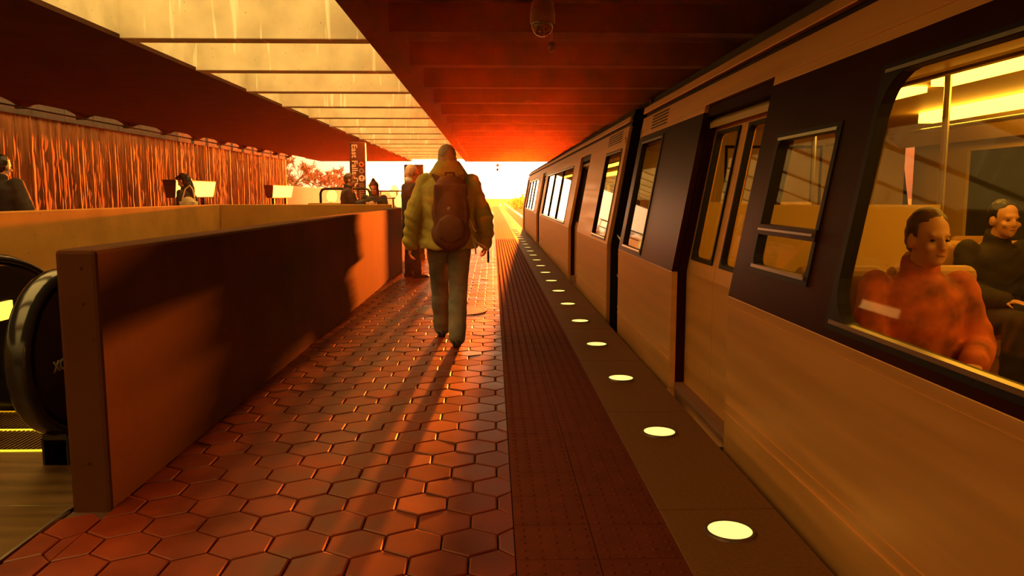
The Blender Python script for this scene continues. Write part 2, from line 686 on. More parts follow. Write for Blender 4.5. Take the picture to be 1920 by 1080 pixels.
# canopy: right half, deck with deep ribs
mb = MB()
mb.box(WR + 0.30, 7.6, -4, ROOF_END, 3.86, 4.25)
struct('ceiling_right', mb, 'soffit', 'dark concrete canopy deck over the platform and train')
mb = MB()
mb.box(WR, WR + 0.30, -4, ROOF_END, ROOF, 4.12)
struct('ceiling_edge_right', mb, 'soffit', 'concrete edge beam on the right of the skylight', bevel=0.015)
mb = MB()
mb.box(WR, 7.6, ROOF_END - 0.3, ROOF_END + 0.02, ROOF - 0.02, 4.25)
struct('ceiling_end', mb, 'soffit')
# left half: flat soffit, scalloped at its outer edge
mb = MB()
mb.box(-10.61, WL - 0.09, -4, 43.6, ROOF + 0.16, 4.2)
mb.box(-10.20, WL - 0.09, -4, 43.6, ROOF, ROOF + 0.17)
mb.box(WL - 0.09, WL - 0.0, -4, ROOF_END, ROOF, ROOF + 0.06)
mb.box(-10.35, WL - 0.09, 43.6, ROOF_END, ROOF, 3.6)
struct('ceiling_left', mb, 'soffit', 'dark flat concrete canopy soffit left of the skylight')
mb = MB()
k = -4
for k in range(-4, 14):
    y0 = BEAM0 - 0.15 + k * BEAM_D
    if y0 + BEAM_D > 43.6 or y0 < -4:
        continue
    pts = [(y0, ROOF - 0.02)]
    pts.append((y0 + 0.16, ROOF - 0.02))
    for q in range(13):
        t = q / 12
        pts.append((y0 + 0.16 + (BEAM_D - 0.32) * t, ROOF + 0.0 + 0.15 * math.sin(PI * t) ** 0.8))
    pts += [(y0 + BEAM_D - 0.16, ROOF - 0.02), (y0 + BEAM_D, ROOF - 0.02), (y0 + BEAM_D, 4.2), (y0, 4.2)]
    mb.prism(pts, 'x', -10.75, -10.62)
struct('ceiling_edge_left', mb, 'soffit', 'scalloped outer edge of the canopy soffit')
mb = MB()
mb.tube([(-10.90, 9.2, ROOF + 0.0), (-10.90, 43.4, ROOF + 0.0)], 0.026, 8)
for k in range(0, 13):
    yy = BEAM0 + (k - 0) * BEAM_D
    if yy < 43.3:
        mb.box(-10.93, -10.752, yy - 0.05, yy + 0.05, ROOF - 0.06, ROOF + 0.06)
tag(mb.build('conduit_pipe', 'black'), 'thin dark pipe clipped along the scalloped canopy edge above the fluted wall', 'pipe')

mb = MB()
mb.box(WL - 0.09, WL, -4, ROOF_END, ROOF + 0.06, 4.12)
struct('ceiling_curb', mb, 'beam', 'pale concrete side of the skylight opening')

# cross beams, coloured pale where daylight falls, dark where they run on in shade
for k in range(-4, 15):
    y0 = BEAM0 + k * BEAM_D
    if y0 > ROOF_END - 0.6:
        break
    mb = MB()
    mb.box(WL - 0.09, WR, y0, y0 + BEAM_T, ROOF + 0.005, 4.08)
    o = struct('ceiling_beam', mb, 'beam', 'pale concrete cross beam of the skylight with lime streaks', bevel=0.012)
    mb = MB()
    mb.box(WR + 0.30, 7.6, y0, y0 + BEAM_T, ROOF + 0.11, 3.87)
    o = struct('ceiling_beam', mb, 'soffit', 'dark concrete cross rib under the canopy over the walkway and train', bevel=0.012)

# ground, tracks
mb = MB()
mb.box(-300, 300, -10, 600, -1.6, -1.28)
struct('ground', mb, 'ground', 'brown ballast and earth around the tracks')
for x in (2.13, 3.57, -8.65, -10.09):
    mb = MB()
    pts = [(-0.07, -1.28), (0.07, -1.28), (0.07, -1.26), (0.012, -1.23), (0.012, -1.16), (0.036, -1.15), (0.036, -1.10),
           (-0.036, -1.10), (-0.036, -1.15), (-0.012, -1.16), (-0.012, -1.23), (-0.07, -1.26)]
    mb.prism([(x + a, b) for a, b in pts], 'y', -6, 240)
    lab = {2.13: 'shiny rail nearest the platform edge running out under the train',
           3.57: 'second shiny rail from the platform edge, running beyond the train'}.get(x)
    o = tag(mb.build('track_rail', 'rail_steel'), lab or ('left track rail nearer the platform, hidden behind the parapet' if x == -8.65
            else 'left track rail nearer the fluted wall, behind the parapet'), 'rail', 'track rails')

# ================================================================== TRAIN
KX = 0.18


def tx(z):
    """outside face of the car side at height z"""
    if z < -0.15:
        return 1.30 + 0.10 * (-0.15 - z)
    return 1.30 + (KX * (z - 0.80) if z > 0.80 else 0.0)


def slab(mb, y0, y1, z0, z1, off=0.0, th=0.045):
    """a piece of the car side following its profile; off > 0 lies inside the skin"""
    zz = [z0] + [z for z in (-0.15, 0.80) if z0 < z < z1] + [z1]
    pts = [(tx(z) + off, z) for z in zz] + [(tx(z) + off + th, z) for z in reversed(zz)]
    return mb.prism(pts, 'y', y0, y1)


def rrect(y0, y1, z0, z1, r, n=5):
    pts = []
    for cy, cz, a0 in ((y1 - r, z1 - r, 0), (y0 + r, z1 - r, PI / 2), (y0 + r, z0 + r, PI), (y1 - r, z0 + r, 1.5 * PI)):
        for k in range(n + 1):
            a = a0 + PI / 2 * k / n
            pts.append((cy + r * math.cos(a), cz + r * math.sin(a)))
    return pts


def frame_ring(mb, y0, y1, z0, z1, r, w, off, th):
    """gasket: square outside, round-cornered opening inside"""
    inner = rrect(y0, y1, z0, z1, r)
    outer = []
    cy, cz = (y0 + y1) / 2, (z0 + z1) / 2
    hy, hz = (y1 - y0) / 2 + w, (z1 - z0) / 2 + w
    outer = rrect(y0 - w, y1 + w, z0 - w, z1 + w, 0.004)
    bm = mb.bm
    def ring(pts, o):
        return [bm.verts.new((tx(z) + o, y, z)) for y, z in pts]
    A, B = ring(outer, off), ring(inner, off)
    C, D = ring(outer, off + th), ring(inner, off + th)
    n = len(inner)
    for i in range(n):
        j = (i + 1) % n
        bm.faces.new([A[i], A[j], B[j], B[i]])
        bm.faces.new([B[i], B[j], D[j], D[i]])
        bm.faces.new([C[i], D[i], D[j], C[j]])
        bm.faces.new([A[i], C[i], C[j], A[j]])
    return mb


def pane(mb, y0, y1, z0, z1, off):
    mb.bm.faces.new([mb.bm.verts.new((tx(z) + off, y, z)) for y, z in ((y0, z0), (y1, z0), (y1, z1), (y0, z1))])
    return mb


CX = 2.85                                                     # car centre line


def car_shell(root, ya, yb, doors, wins, bandmat, lower='silver'):
    """doors: (y0, y1); wins: (y0, y1, z0, z1)"""
    doors = sorted(doors)
    segs = []
    y = ya
    for d0, d1 in doors:
        segs.append((y, d0))
        y = d1
    segs.append((y, yb))
    mb = MB()
    for a, b in segs:
        slab(mb, a, b, -0.42, 0.80)
    mb.build('lower_panel', lower, root, bevel=0.004)
    mb = MB()
    for a, b in segs:                                         # fluted rub rail along the lower panel
        slab(mb, a + .02, b - .02, 0.135, 0.150, -0.006, 0.01)
        slab(mb, a + .02, b - .02, 0.195, 0.210, -0.006, 0.01)
        slab(mb, a + .01, b - .01, 0.742, 0.752, -0.004, 0.01)
    mb.build('rub_rail', lower, root)
    # window band with openings
    ZB, ZT = 0.80, 1.93
    for a, b in segs:
        mb = MB()
        ws = [w for w in wins if a <= w[0] and w[1] <= b]
        ws.sort()
        y = a
        for w in ws:
            slab(mb, y, w[0], ZB, ZT)
            slab(mb, w[0], w[1], ZB, w[2])
            slab(mb, w[0], w[1], w[3], ZT)
            y = w[1]
        slab(mb, y, b, ZB, ZT)
        mb.build('window_band', bandmat, root)
    # letterboard, groove and gutter
    mb = MB()
    slab(mb, ya, yb, 1.98, 2.12)
    for a, b in segs:
        slab(mb, a, b, 1.93, 1.98)
    mb.build('letterboard', 'silver', root, bevel=0.003)
    mb = MB()
    slab(mb, ya, yb, 2.12, 2.16, 0.025, 0.04)
    mb.build('gutter_groove', 'black', root)
    mb = MB()
    slab(mb, ya, yb, 2.16, 2.225, -0.012, 0.06)
    mb.build('gutter_rail', 'silver', root, bevel=0.006)
    # roof
    mb = MB()
    prof = [(tx(2.22) + 0.01, 2.22), (1.66, 2.34), (1.90, 2.46), (2.3, 2.54), (CX, 2.56)]
    full = prof + [(2 * CX - x, z) for x, z in reversed(prof[:-1])]
    inner = [(x, z - 0.05) for x, z in reversed(full)]
    mb.prism(full + inner, 'y', ya, yb)
    mb.build('roof', 'roof', root)
    # far side, floor, ends, underframe
    mb = MB()
    fx = 2 * CX - 1.36
    wy = ya + 0.6
    mb.box(fx, fx + 0.05, ya, yb, -0.4, 0.95)
    mb.box(fx, fx + 0.05, ya, yb, 1.75, 2.25)
    while wy + 1.7 < yb:
        mb.box(fx, fx + 0.05, wy - 0.55, wy, 0.95, 1.75)
        wy += 2.0
    mb.box(fx, fx + 0.05, wy - 0.55, yb, 0.95, 1.75)
    mb.build('far_side', 'interior', root)
    mb = MB()
    mb.box(fx + 0.03, fx + 0.045, ya + 0.1, yb - 0.1, 0.95, 1.75)
    mb.build('far_windows', 'darkwin', root)
    mb = MB()
    mb.box(1.345, fx, ya + 0.05, yb - 0.05, -0.10, -0.02)
    mb.build('car_floor', 'carfloor', root)
    mb = MB()
    mb.box(1.78, 3.92, ya + 0.05, yb - 0.05, 2.0, 2.04)
    for a, b in ((1.55, 1.80), (2 * CX - 1.55, 2 * CX - 1.80)):
        mb.prism([(a, 1.82), (b, 2.005), (b, 2.045), (a, 1.86)], 'y', ya + .05, yb - .05)
    mb.build('car_ceiling', 'interior', root)
    for y0 in (ya, yb - 0.06):
        mb = MB()
        mb.prism([(1.35, -0.4), (2 * CX - 1.35, -0.4), (2 * CX - 1.35, 0.8), (2 * CX - 1.6, 2.3), (CX, 2.5), (1.6, 2.3), (1.35, 0.8)], 'y', y0, y0 + 0.06)
        mb.build('car_end', 'black', root)
    for y0 in (ya + 0.065, yb - 0.085):
        mb = MB()
        mb.box(1.5, 2.35, y0, y0 + 0.02, -0.02, 2.0)
        mb.box(3.35, 4.2, y0, y0 + 0.02, -0.02, 2.0)
        mb.box(2.35, 3.35, y0, y0 + 0.02, 1.85, 2.0)
        mb.box(2.38, 3.32, y0, y0 + 0.02, -0.02, 1.82)
        mb.build('end_lining', 'interior', root)
    mb = MB()
    mb.box(1.55, 4.15, ya + 0.5, yb - 0.5, -0.95, -0.42)
    mb.build('underframe', 'black', root)
    # ceiling lamps
    y = ya + 0.7
    while y + 1.5 < yb:
        for x0, z0 in ((2.50, 1.965), (3.40, 1.92)):
            mb = MB()
            mb.box(x0, x0 + 0.12, y, y + 1.5, z0, 2.0)
            mb.build('ceiling_lamp', 'lampstrip', root)
        y += 1.75
    for x in (1.82, 3.30):
        mb = MB()
        mb.tube([(x, ya + 0.3, 1.84), (x, yb - 0.3, 1.84)], 0.016, 8)
        mb.build('grab_rail', 'steel', root)


def car_window(root, y0, y1, z0, z1, r=0.07, name='window_frame', mullions=()):
    mb = MB()
    frame_ring(mb, y0, y1, z0, z1, r, 0.035, -0.006, 0.05)
    for m in mullions:
        slab(mb, m - 0.03, m + 0.03, z0, z1, -0.003, 0.04)
    f = mb.build(name, 'black', root)
    mb = MB()
    pane(mb, y0 - 0.02, y1 + 0.02, z0 - 0.02, z1 + 0.02, 0.022)
    mb.build('window_pane', 'glass', f)
    for za, zb in ((z0 - 0.012, z0 + 0.004), (z1 + 0.002, z1 + 0.016)):
        mb = MB()
        slab(mb, y0, y1, za, zb, -0.012, 0.03)
        mb.build('bright_bead', 'steel', f)
    return f


def car_door(root, y0, y1):
    mid = (y0 + y1) / 2
    for a, b in ((y0 + 0.004, mid - 0.003), (mid + 0.003, y1 - 0.004)):
        pa, pb = a + 0.085, b - 0.085
        z0, z1 = 0.90, 1.79
        mb = MB()
        slab(mb, a, b, -0.06, z0, 0.11, 0.04)
        slab(mb, a, b, z1, 1.90, 0.11, 0.04)
        slab(mb, a, pa, z0, z1, 0.11, 0.04)
        slab(mb, pb, b, z0, z1, 0.11, 0.04)
        leaf = mb.build('door_leaf', 'silver', root)
        mb = MB()
        frame_ring(mb, pa + .018, pb - .018, z0 + .018, z1 - .018, 0.05, 0.022, 0.098, 0.04)
        mb.build('pane_gasket', 'black', leaf)
        mb = MB()
        pane(mb, pa, pb, z0, z1, 0.125)
        mb.build('door_pane', 'glass', leaf)
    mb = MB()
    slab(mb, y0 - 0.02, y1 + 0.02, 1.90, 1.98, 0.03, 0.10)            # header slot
    slab(mb, y0 - 0.05, y0, -0.1, 1.98, 0.05, 0.11)                    # jambs, coloured dark for the shade inside the recess
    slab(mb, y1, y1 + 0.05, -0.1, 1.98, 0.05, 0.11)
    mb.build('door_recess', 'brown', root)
    mb = MB()
    mb.box(1.255, 1.42, y0 + 0.02, y1 - 0.02, -0.10, -0.065)
    mb.box(1.25, 1.262, y0 + 0.02, y1 - 0.02, -0.10, -0.045)
    mb.build('door_sill', 'steel', root, bevel=0.003)
    mb = MB()
    mb.box(1.232, 1.31, y0 + .1, y1 - .1, -0.40, -0.11)
    mb.build('sill_skirt', 'black', root)


def vent_grille(root, y0, y1, z0, z1):
    mb = MB()
    slab(mb, y0, y1, z0, z1, -0.002, 0.006)
    g = mb.build('vent_grille', 'silver', root)
    mb = MB()
    z = z0 + 0.02
    while z < z1 - 0.02:
        slab(mb, y0 + 0.03, y1 - 0.03, z, z + 0.012, -0.006, 0.008)
        z += 0.028
    mb.build('louver_slots', 'black', g)


def seat_pair(root, x0, x1, y, face):
    """two-place bench; face +1 looks along +Y"""
    mb = MB()
    mb.box(x0, x1, y - 0.22, y + 0.22, 0.36, 0.46)
    s = mb.build('seat_cushion', 'seat', root, bevel=0.04, seg=3)
    mb = MB()
    yb = y - face * 0.25
    w = (x1 - x0) / 2
    for k in range(2):
        a = x0 + k * w
        mb.box(a + 0.01, a + w - 0.01, yb - 0.05, yb + 0.05, 0.42, 1.02)
    mb.build('seat_back', 'seat', root, bevel=0.045, seg=3)
    mb = MB()
    mb.box(x0 + 0.2, x0 + 0.28, y - 0.15, y + 0.15, -0.02, 0.36)
    mb.build('seat_leg', 'steel', root)


# --- near car
near = thing('train_car', 'nearer silver metro car with dark brown window band and lit interior', 'train', (1.30, 2.4, -0.42), group='metro train cars')
NA, NB = -3.0, 7.95
nd = [(4.20, 5.56)]
nw = [(1.25, 2.93, 0.87, 1.80), (3.25, 3.92, 1.00, 1.62), (6.82, 7.72, 0.86, 1.85), (-2.4, 0.55, 0.87, 1.80)]
car_shell(near, NA, NB, nd, [(a - .035, b + .035, c - .035, e + .035) for a, b, c, e in nw], 'brown')
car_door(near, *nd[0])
car_window(near, *nw[0], r=0.16)
f = car_window(near, *nw[1], r=0.05)
mb = MB()                                                     # hopper bar across the small window
slab(mb, 3.22, 3.95, 1.155, 1.205, -0.012, 0.05)
mb.build('hopper_bar', 'brown', f)
mb = MB()
slab(mb, 3.25, 3.92, 1.176, 1.186, -0.016, 0.03)
mb.build('hopper_bead', 'steel', f)
car_window(near, *nw[2], r=0.05)
car_window(near, *nw[3], r=0.16)
vent_grille(near, 6.75, 7.45, 1.95, 2.11)
for y in (-0.4, 0.9, 3.35):
    seat_pair(near, 1.42, 2.30, y, -1 if y > 2 else 1)
for y in (-0.4, 0.9, 2.55, 3.35):
    seat_pair(near, 3.30, 4.20, y, -1 if y > 2 else 1)
for y in (6.5, 7.3):
    seat_pair(near, 1.42, 2.30, y, 1)
    seat_pair(near, 3.30, 4.20, y, 1)
for y in (4.02, 5.68):
    mb = MB()
    mb.box(1.40, 2.35, y, y + 0.04, -0.02, 1.3)
    mb.build('windscreen_panel', 'interior', near)
for y in (4.04, 5.70, 2.95):
    mb = MB()
    mb.tube([(2.36, y, -0.02), (2.36, y, 2.02)], 0.018, 8)
    mb.build('stanchion_pole', 'steel', near)

# --- car beyond
far = thing('train_car', 'farther silver metro car beyond the dark coupling gap, sun glaring on its windows', 'train', (1.30, 20.0, -0.42), group='metro train cars')
FA, FB = 8.75, 33.2
fd = [(11.9, 13.25), (21.6, 22.95), (31.2, 32.5)]
fw = [(8.98, 10.15, 0.86, 1.85), (14.2, 20.6, 0.86, 1.85), (24.6, 30.4, 0.86, 1.85)]
car_shell(far, FA, FB, fd, [(a - .035, b + .035, c - .035, e + .035) for a, b, c, e in fw], 'silver')
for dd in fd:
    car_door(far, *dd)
car_window(far, *fw[0], r=0.05)
car_window(far, *fw[1], r=0.05, mullions=(16.3, 18.45))
car_window(far, *fw[2], r=0.05, mullions=(26.55, 28.45))
vent_grille(far, 9.1, 10.2, 1.95, 2.11)
for y in (9.3, 10.4, 14.6, 15.5, 16.4, 17.3, 18.2, 19.1, 20.0):
    seat_pair(far, 1.42, 2.30, y, 1)
mb = MB()
mb.box(2.2, 3.5, 7.95, 8.75, -0.1, 2.1)
mb.build('gangway_bellows', 'black', far, bevel=0.05)
mb = MB()
mb.tube([(1.42, 7.97, 0.9), (1.5, 8.35, 0.72), (1.42, 8.73, 0.9)], 0.014, 6)
mb.tube([(1.42, 7.97, 0.45), (1.5, 8.35, 0.27), (1.42, 8.73, 0.45)], 0.014, 6)
mb.build('barrier_chain', 'steel', far)

# ================================================================== PLATFORM THINGS
# edge lamps
lamp = None
i = 0
for k in range(22):
    y = 2.96 + 1.312 * k
    if lamp is None:
        lamp = thing('platform_light', '', 'light', (0.955, y, 0), group='round lamps along the platform edge')
        mb = MB()
        mb.cyl((0, 0, 0.003), 0.088, 0.010, seg=36)
        mb.build('lens', 'edgelamp', lamp, local=True)
        mb = MB()
        for a in range(40):
            a0, a1 = 2 * PI * a / 40, 2 * PI * (a + 1) / 40
            P = [(r * math.cos(t), r * math.sin(t), z) for t in (a0, a1) for r, z in ((0.088, 0.010), (0.098, 0.010), (0.104, 0.0))]
            mb.quad(P[0], P[1], P[4], P[3])
            mb.quad(P[1], P[2], P[5], P[4])
        mb.build('bezel', 'iron', lamp, local=True)
        o = lamp
    else:
        o = copy_tree(lamp)
    o.location = (0.955 - 0.0035 * k, y, 0.0)
    ordn = ['first', 'second', 'third', 'fourth', 'fifth', 'sixth', 'seventh', 'eighth', 'ninth', 'tenth', 'eleventh', 'twelfth', 'thirteenth',
            'fourteenth', 'fifteenth', 'sixteenth', 'seventeenth', 'eighteenth', 'nineteenth', 'twentieth', 'twenty-first', 'twenty-second']
    o['label'] = ('largest glowing round lamp of the row set in the granite platform edge' if k == 0 else
                  'glowing round lamp in the granite edge, %s along counted from the largest one' % ordn[k])

# manhole cover
mc = thing('manhole_cover', 'round iron manhole cover set in the hexagonal tiles at the walking feet', 'manhole cover', (-0.49, 9.06, 0.0))
mb = MB()
mb.cyl((0, 0, -0.002), 0.385, 0.012, seg=48)
mb.build('lid', 'iron', mc, local=True)
mb = MB()
n = 48
for a in range(n):
    a0, a1 = 2 * PI * a / n, 2 * PI * (a + 1) / n
    P = [(r * math.cos(t), r * math.sin(t), z) for t in (a0, a1) for r, z in ((0.392, 0.0), (0.392, 0.0045), (0.425, 0.0045), (0.43, 0.0))]
    for q in range(3):
        mb.quad(P[q], P[q + 1], P[q + 5], P[q + 4])
mb.build('rim', 'iron', mc, local=True)

# escalator
esc = thing('escalator', 'dark escalator going down inside the concrete well, yellow step lines', 'escalator', (-2.7, 4.0, 0))
mb = MB()
mb.box(-4.84, -1.83, -0.5, 4.03, -0.05, 0.0)
lp = mb.build('landing_plate', 'plate', esc)
mb = MB()
for yy in (0.9, 2.1, 3.3):
    mb.box(-4.84, -1.83, yy, yy + 0.006, -0.001, 0.0008)
mb.box(-1.84, -1.828, -0.5, 3.25, -0.03, 0.006)
mb.build('plate_seam', 'steel', lp)
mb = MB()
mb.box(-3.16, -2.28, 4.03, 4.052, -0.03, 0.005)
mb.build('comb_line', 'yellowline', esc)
# steps: two flat ones, then falling away
sy, sz = 4.052, 0.0
drops = [0, 0.0, 0.06, 0.14, 0.19, 0.2] + [0.2] * 10
for k in range(14):
    sz -= drops[k]
    mb = MB()
    y0, y1 = sy, sy + 0.385
    mb.box(-3.16, -2.28, y0, y1, sz - 0.24, sz - 0.012)
    st = mb.build('step', 'plate', esc)
    mb = MB()
    for q in range(34):
        x = -3.155 + q * 0.0258
        mb.box(x, x + 0.012, y0, y1, sz - 0.013, sz)
    mb.build('tread_ribs', 'plate', st)
    mb = MB()
    mb.box(-3.16, -2.28, y1 - 0.024, y1 - 0.002, sz - 0.013, sz + 0.002)
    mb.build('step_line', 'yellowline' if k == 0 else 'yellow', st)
    sy = y1


def balustrade(xc, lab, inner_sign):
    """newel disc, then level top that tips down the 30 degree slope"""
    R, cz, cy = 0.392, 0.555, 3.96
    top = []
    for k in range(19):                                       # front half circle, bottom to top
        a = -PI / 2 - PI * k / 18
        top.append((cy + R * math.cos(a), cz + R * math.sin(a)))
    fl = [(4.5, cz + R), (4.95, cz + R)]
    for k in range(1, 7):
        a = math.radians(30) * k / 6
        fl.append((4.95 + 1.3 * math.sin(a), cz + R - 1.3 * (1 - math.cos(a))))
    ly, lz = fl[-1]
    fl.append((ly + 4.2, lz - 4.2 * math.tan(math.radians(30))))
    outline = top + fl
    low = [(outline[-1][0], outline[-1][1] - 0.95), (5.2, -0.55), (4.6, -0.3), (4.32, -0.02), (3.82, -0.02), (3.82, 0.16)]
    b = None
    mb = MB()
    inn = [(cy + (y - cy) * 0.9 if y < 4.3 else y, cz + (z - cz) * 0.9 if y < 4.3 else z - 0.045) for y, z in outline]
    mb.prism(inn + low, 'x', xc - 0.06, xc + 0.06)
    b = mb.build('balustrade', 'blackgloss', esc)
    # handrail: flattened band wrapped round the edge
    mb = MB()
    path = [(4.3, 0.12)] + outline
    sec = []
    for q in range(12):
        a = 2 * PI * q / 12
        sec.append((0.062 * math.cos(a) * 1.0, 0.036 * math.sin(a)))
    rings = []
    for i, (y, z) in enumerate(path):
        a = Vector(path[max(i - 1, 0)])
        c = Vector(path[min(i + 1, len(path) - 1)])
        t = (c - a).normalized()
        nn = Vector((-t.y, t.x))
        rings.append([(xc + s, y + nn.x * u, z + nn.y * u) for s, u in sec])
    mb.loft(rings)
    mb.build('handrail', 'blackgloss', b, smooth=True)
    mb = MB()
    sk = [(y, z - 0.09) for y, z in inn[19:]]
    mb.box(xc - 0.075, xc + 0.075, 3.82, 4.35, -0.02, 0.15)
    mb.build('newel_base', 'black', b, bevel=0.02)
    mb = MB()
    mb.cyl((xc + inner_sign * 0.07, cy - 0.33, cz - 0.05), 0.03, 0.025, 'x', 16)
    mb.build('newel_button', 'steel', b)
    return b


bal = balustrade(-2.20, None, -1)
bal2 = balustrade(-3.24, None, 1)
mb = MB()
mb.box(-3.176, -3.165, 5.0, 5.14, 0.545, 0.665)
mb.build('indicator_lamp', 'yellowlamp', bal2, bevel=0.01)
me = text_mesh('XO', 0.075, 0.002)
me.transform(Matrix.Rotation(PI / 2, 4, 'X'))
me.transform(Matrix.Rotation(PI / 2, 4, 'Z'))
me.transform(Matrix.Translation((-2.1385, 3.75, 0.490)))
me.transform(Matrix.Translation(-esc.location))
mesh_obj('lettering', me, 'dim_text', bal)
# truss walls under the balustrades
mb = MB()
mb.prism([(4.4, -0.05), (10, -3.2), (10, -4.4), (4.4, -4.4)], 'x', -4.83, -3.32)
mb.prism([(4.4, -0.05), (10, -3.2), (10, -4.4), (4.4, -4.4)], 'x', -2.10, -1.84)
mb.build('deck_cladding', 'plate', esc)
mb = MB()
mb.box(-4.84, -1.84, 10, 13.9, -4.5, -4.4)
mb.box(-4.84, -1.84, 4.03, 4.06, -4.5, -0.05)
mb.build('pit_floor', 'greyconc', esc)


# sign pylons
def pylon(x, y, h, w, label, rz, lettered=True):
    p = thing('sign_pylon', label, 'sign', (x, y, 0), rz, 'brown station pylons')
    mb = MB()
    mb.box(-w / 2, w / 2, -w / 2, w / 2, 0, h)
    mb.build('post', 'pylon', p, bevel=0.012, local=True)
    mb = MB()
    mb.box(-w / 2 - 0.015, w / 2 + 0.015, -w / 2 - 0.015, w / 2 + 0.015, 0, 0.12)
    mb.build('plinth', 'iron', p, local=True)
    if not lettered:
        return p
    me = text_mesh('East Falls Church', 0.215, 0.003, 1.05)
    me.transform(Matrix.Rotation(-PI / 2, 4, 'Z'))             # reads downward
    me.transform(Matrix.Rotation(PI / 2, 4, 'X'))              # upright, facing -Y
    me.transform(Matrix.Translation((-w / 2 + 0.07, -w / 2 - 0.003, h - 0.05)))
    mesh_obj('station_name', me, 'white_text', p)
    me = text_mesh('East Falls Church', 0.215, 0.003, 1.05)
    me.transform(Matrix.Rotation(-PI / 2, 4, 'Z'))
    me.transform(Matrix.Rotation(PI / 2, 4, 'X'))
    me.transform(Matrix.Rotation(-PI / 2, 4, 'Z'))
    me.transform(Matrix.Translation((-w / 2 - 0.003, w / 2 - 0.07, h - 0.05)))
    mesh_obj('station_name', me, 'white_text', p)
    xr = w / 2 - 0.115
    for k, (z, mm) in enumerate(((h - 0.60, 'orange_dot'), (h - 0.78, 'silver_dot'), (h - 0.98, 'white_text'))):
        r = 0.072 if k < 2 else 0.085
        mb = MB()
        mb.cyl((xr, -w / 2 - 0.004, z), r, 0.008, 'y', 28)
        dsc = mb.build('line_dot', mm, p, local=True)
        mb = MB()
        if k < 2:
            mb.cyl((xr, -w / 2 - 0.009, z), r * 0.5, 0.006, 'y', 20)
        else:                                                 # arrow pointing up
            q = -w / 2 - 0.012
            mb.prism([(xr - 0.012, z - 0.055), (xr + 0.012, z - 0.055), (xr + 0.012, z + 0.01), (xr + 0.045, z + 0.01),
                      (xr, z + 0.06), (xr - 0.045, z + 0.01), (xr - 0.012, z + 0.01)], 'y', q, q + 0.005)
        mb.build('dot_mark', 'pylon', dsc, local=True)
    mb = MB()
    for k in range(16):                                        # list of stops: tick and short rule
        z = h - 1.14 - k * 0.058
        mb.box(xr - 0.06, xr - 0.045, -w / 2 - 0.005, -w / 2, z - 0.022, z + 0.022)
        mb.box(xr - 0.03, xr + 0.045 + 0.025 * math.sin(k * 2.1), -w / 2 - 0.005, -w / 2, z - 0.007, z + 0.007)
    mb.build('stop_list', 'dim_text', p, local=True)
    return p


pylon(-3.75, 22.0, 2.80, 0.44, 'tall dark brown station pylon with vertical white name and line dots behind the end parapet', math.radians(6))
pylon(-1.62, 16.4, 1.98, 0.40, 'short plain dark pylon behind the white-haired man', 0.0, False)


# backlit tapered panels above the far platform edge
def ad_box(y0, y1, x, z0, z1, label):
    a = thing('backlit_panel', label, 'sign', (x, (y0 + y1) / 2, 0), 0, 'glowing tapered panels by the far wall')
    L = (y1 - y0) / 2
    mb = MB()
    mb.loft([[(-0.10, -L + .06, z0), (0.08, -L + .06, z0), (0.08, L - .06, z0), (-0.10, L - .06, z0)],
             [(-0.16, -L, z1), (0.14, -L, z1), (0.14, L, z1), (-0.16, L, z1)]])
    mb.build('housing', 'pylon', a, local=True)
    mb = MB()
    mb.quad((0.0845, -L + .09, z0 + .02), (0.0845, L - .09, z0 + .02), (0.1415, L - .03, z1 - .02), (0.1415, -L + .03, z1 - .02))
    mb.build('lit_face', 'adlamp', a, local=True)
    mb = MB()
    for yy in (-L * 0.6, L * 0.6):
        mb.box(-0.05, 0.03, yy - .05, yy + .05, 0, z0 + .01)
    mb.build('post', 'black', a, local=True)
    return a


ad_box(17.3, 19.8, -7.08, 1.29, 1.69, 'glowing yellow tapered panel behind the woman with the cream bag')
ad_box(24.9, 27.4, -7.08, 1.26, 1.67, 'smaller glowing panel near the far end of the fluted wall')

# handrail hoop and railing beyond the end parapet
hr = thing('handrail_hoop', 'dark bent pipe handrail standing behind the end parapet by the man in glasses', 'handrail', (-4.6, 21.0, 0))
mb = MB()
mb.tube([(0, 0, 0), (0, 0, 1.40), (0.04, 0, 1.49), (0.12, 0, 1.52), (1.2, 0.0, 1.52), (1.28, 0, 1.49), (1.32, 0, 1.40), (1.32, 0, 0)], 0.034, 8)
mb.build('rail_pipe', 'black', hr, local=True)
mb = MB()
mb.box(-0.3, 1.6, -0.2, 0.2, 0, 1.14)
mb.build('stair_kerb', 'concrete', hr, local=True, bevel=0.02)
gr = thing('guard_railing', 'dark railing of posts and bars beyond the hooded person', 'railing', (-3.6, 33.0, 0))
mb = MB()
mb.tube([(-1.2, 0, 1.52), (1.7, 0, 1.52)], 0.035, 6)
mb.tube([(-1.2, 0, 1.22), (1.7, 0, 1.22)], 0.025, 6)
mb.build('top_bar', 'black', gr, local=True)
for k in range(5):
    mb = MB()
    mb.tube([(-1.1 + k * 0.68, 0, 0), (-1.1 + k * 0.68, 0, 1.52)], 0.03, 6)
    mb.build('rail_post', 'black', gr, local=True)
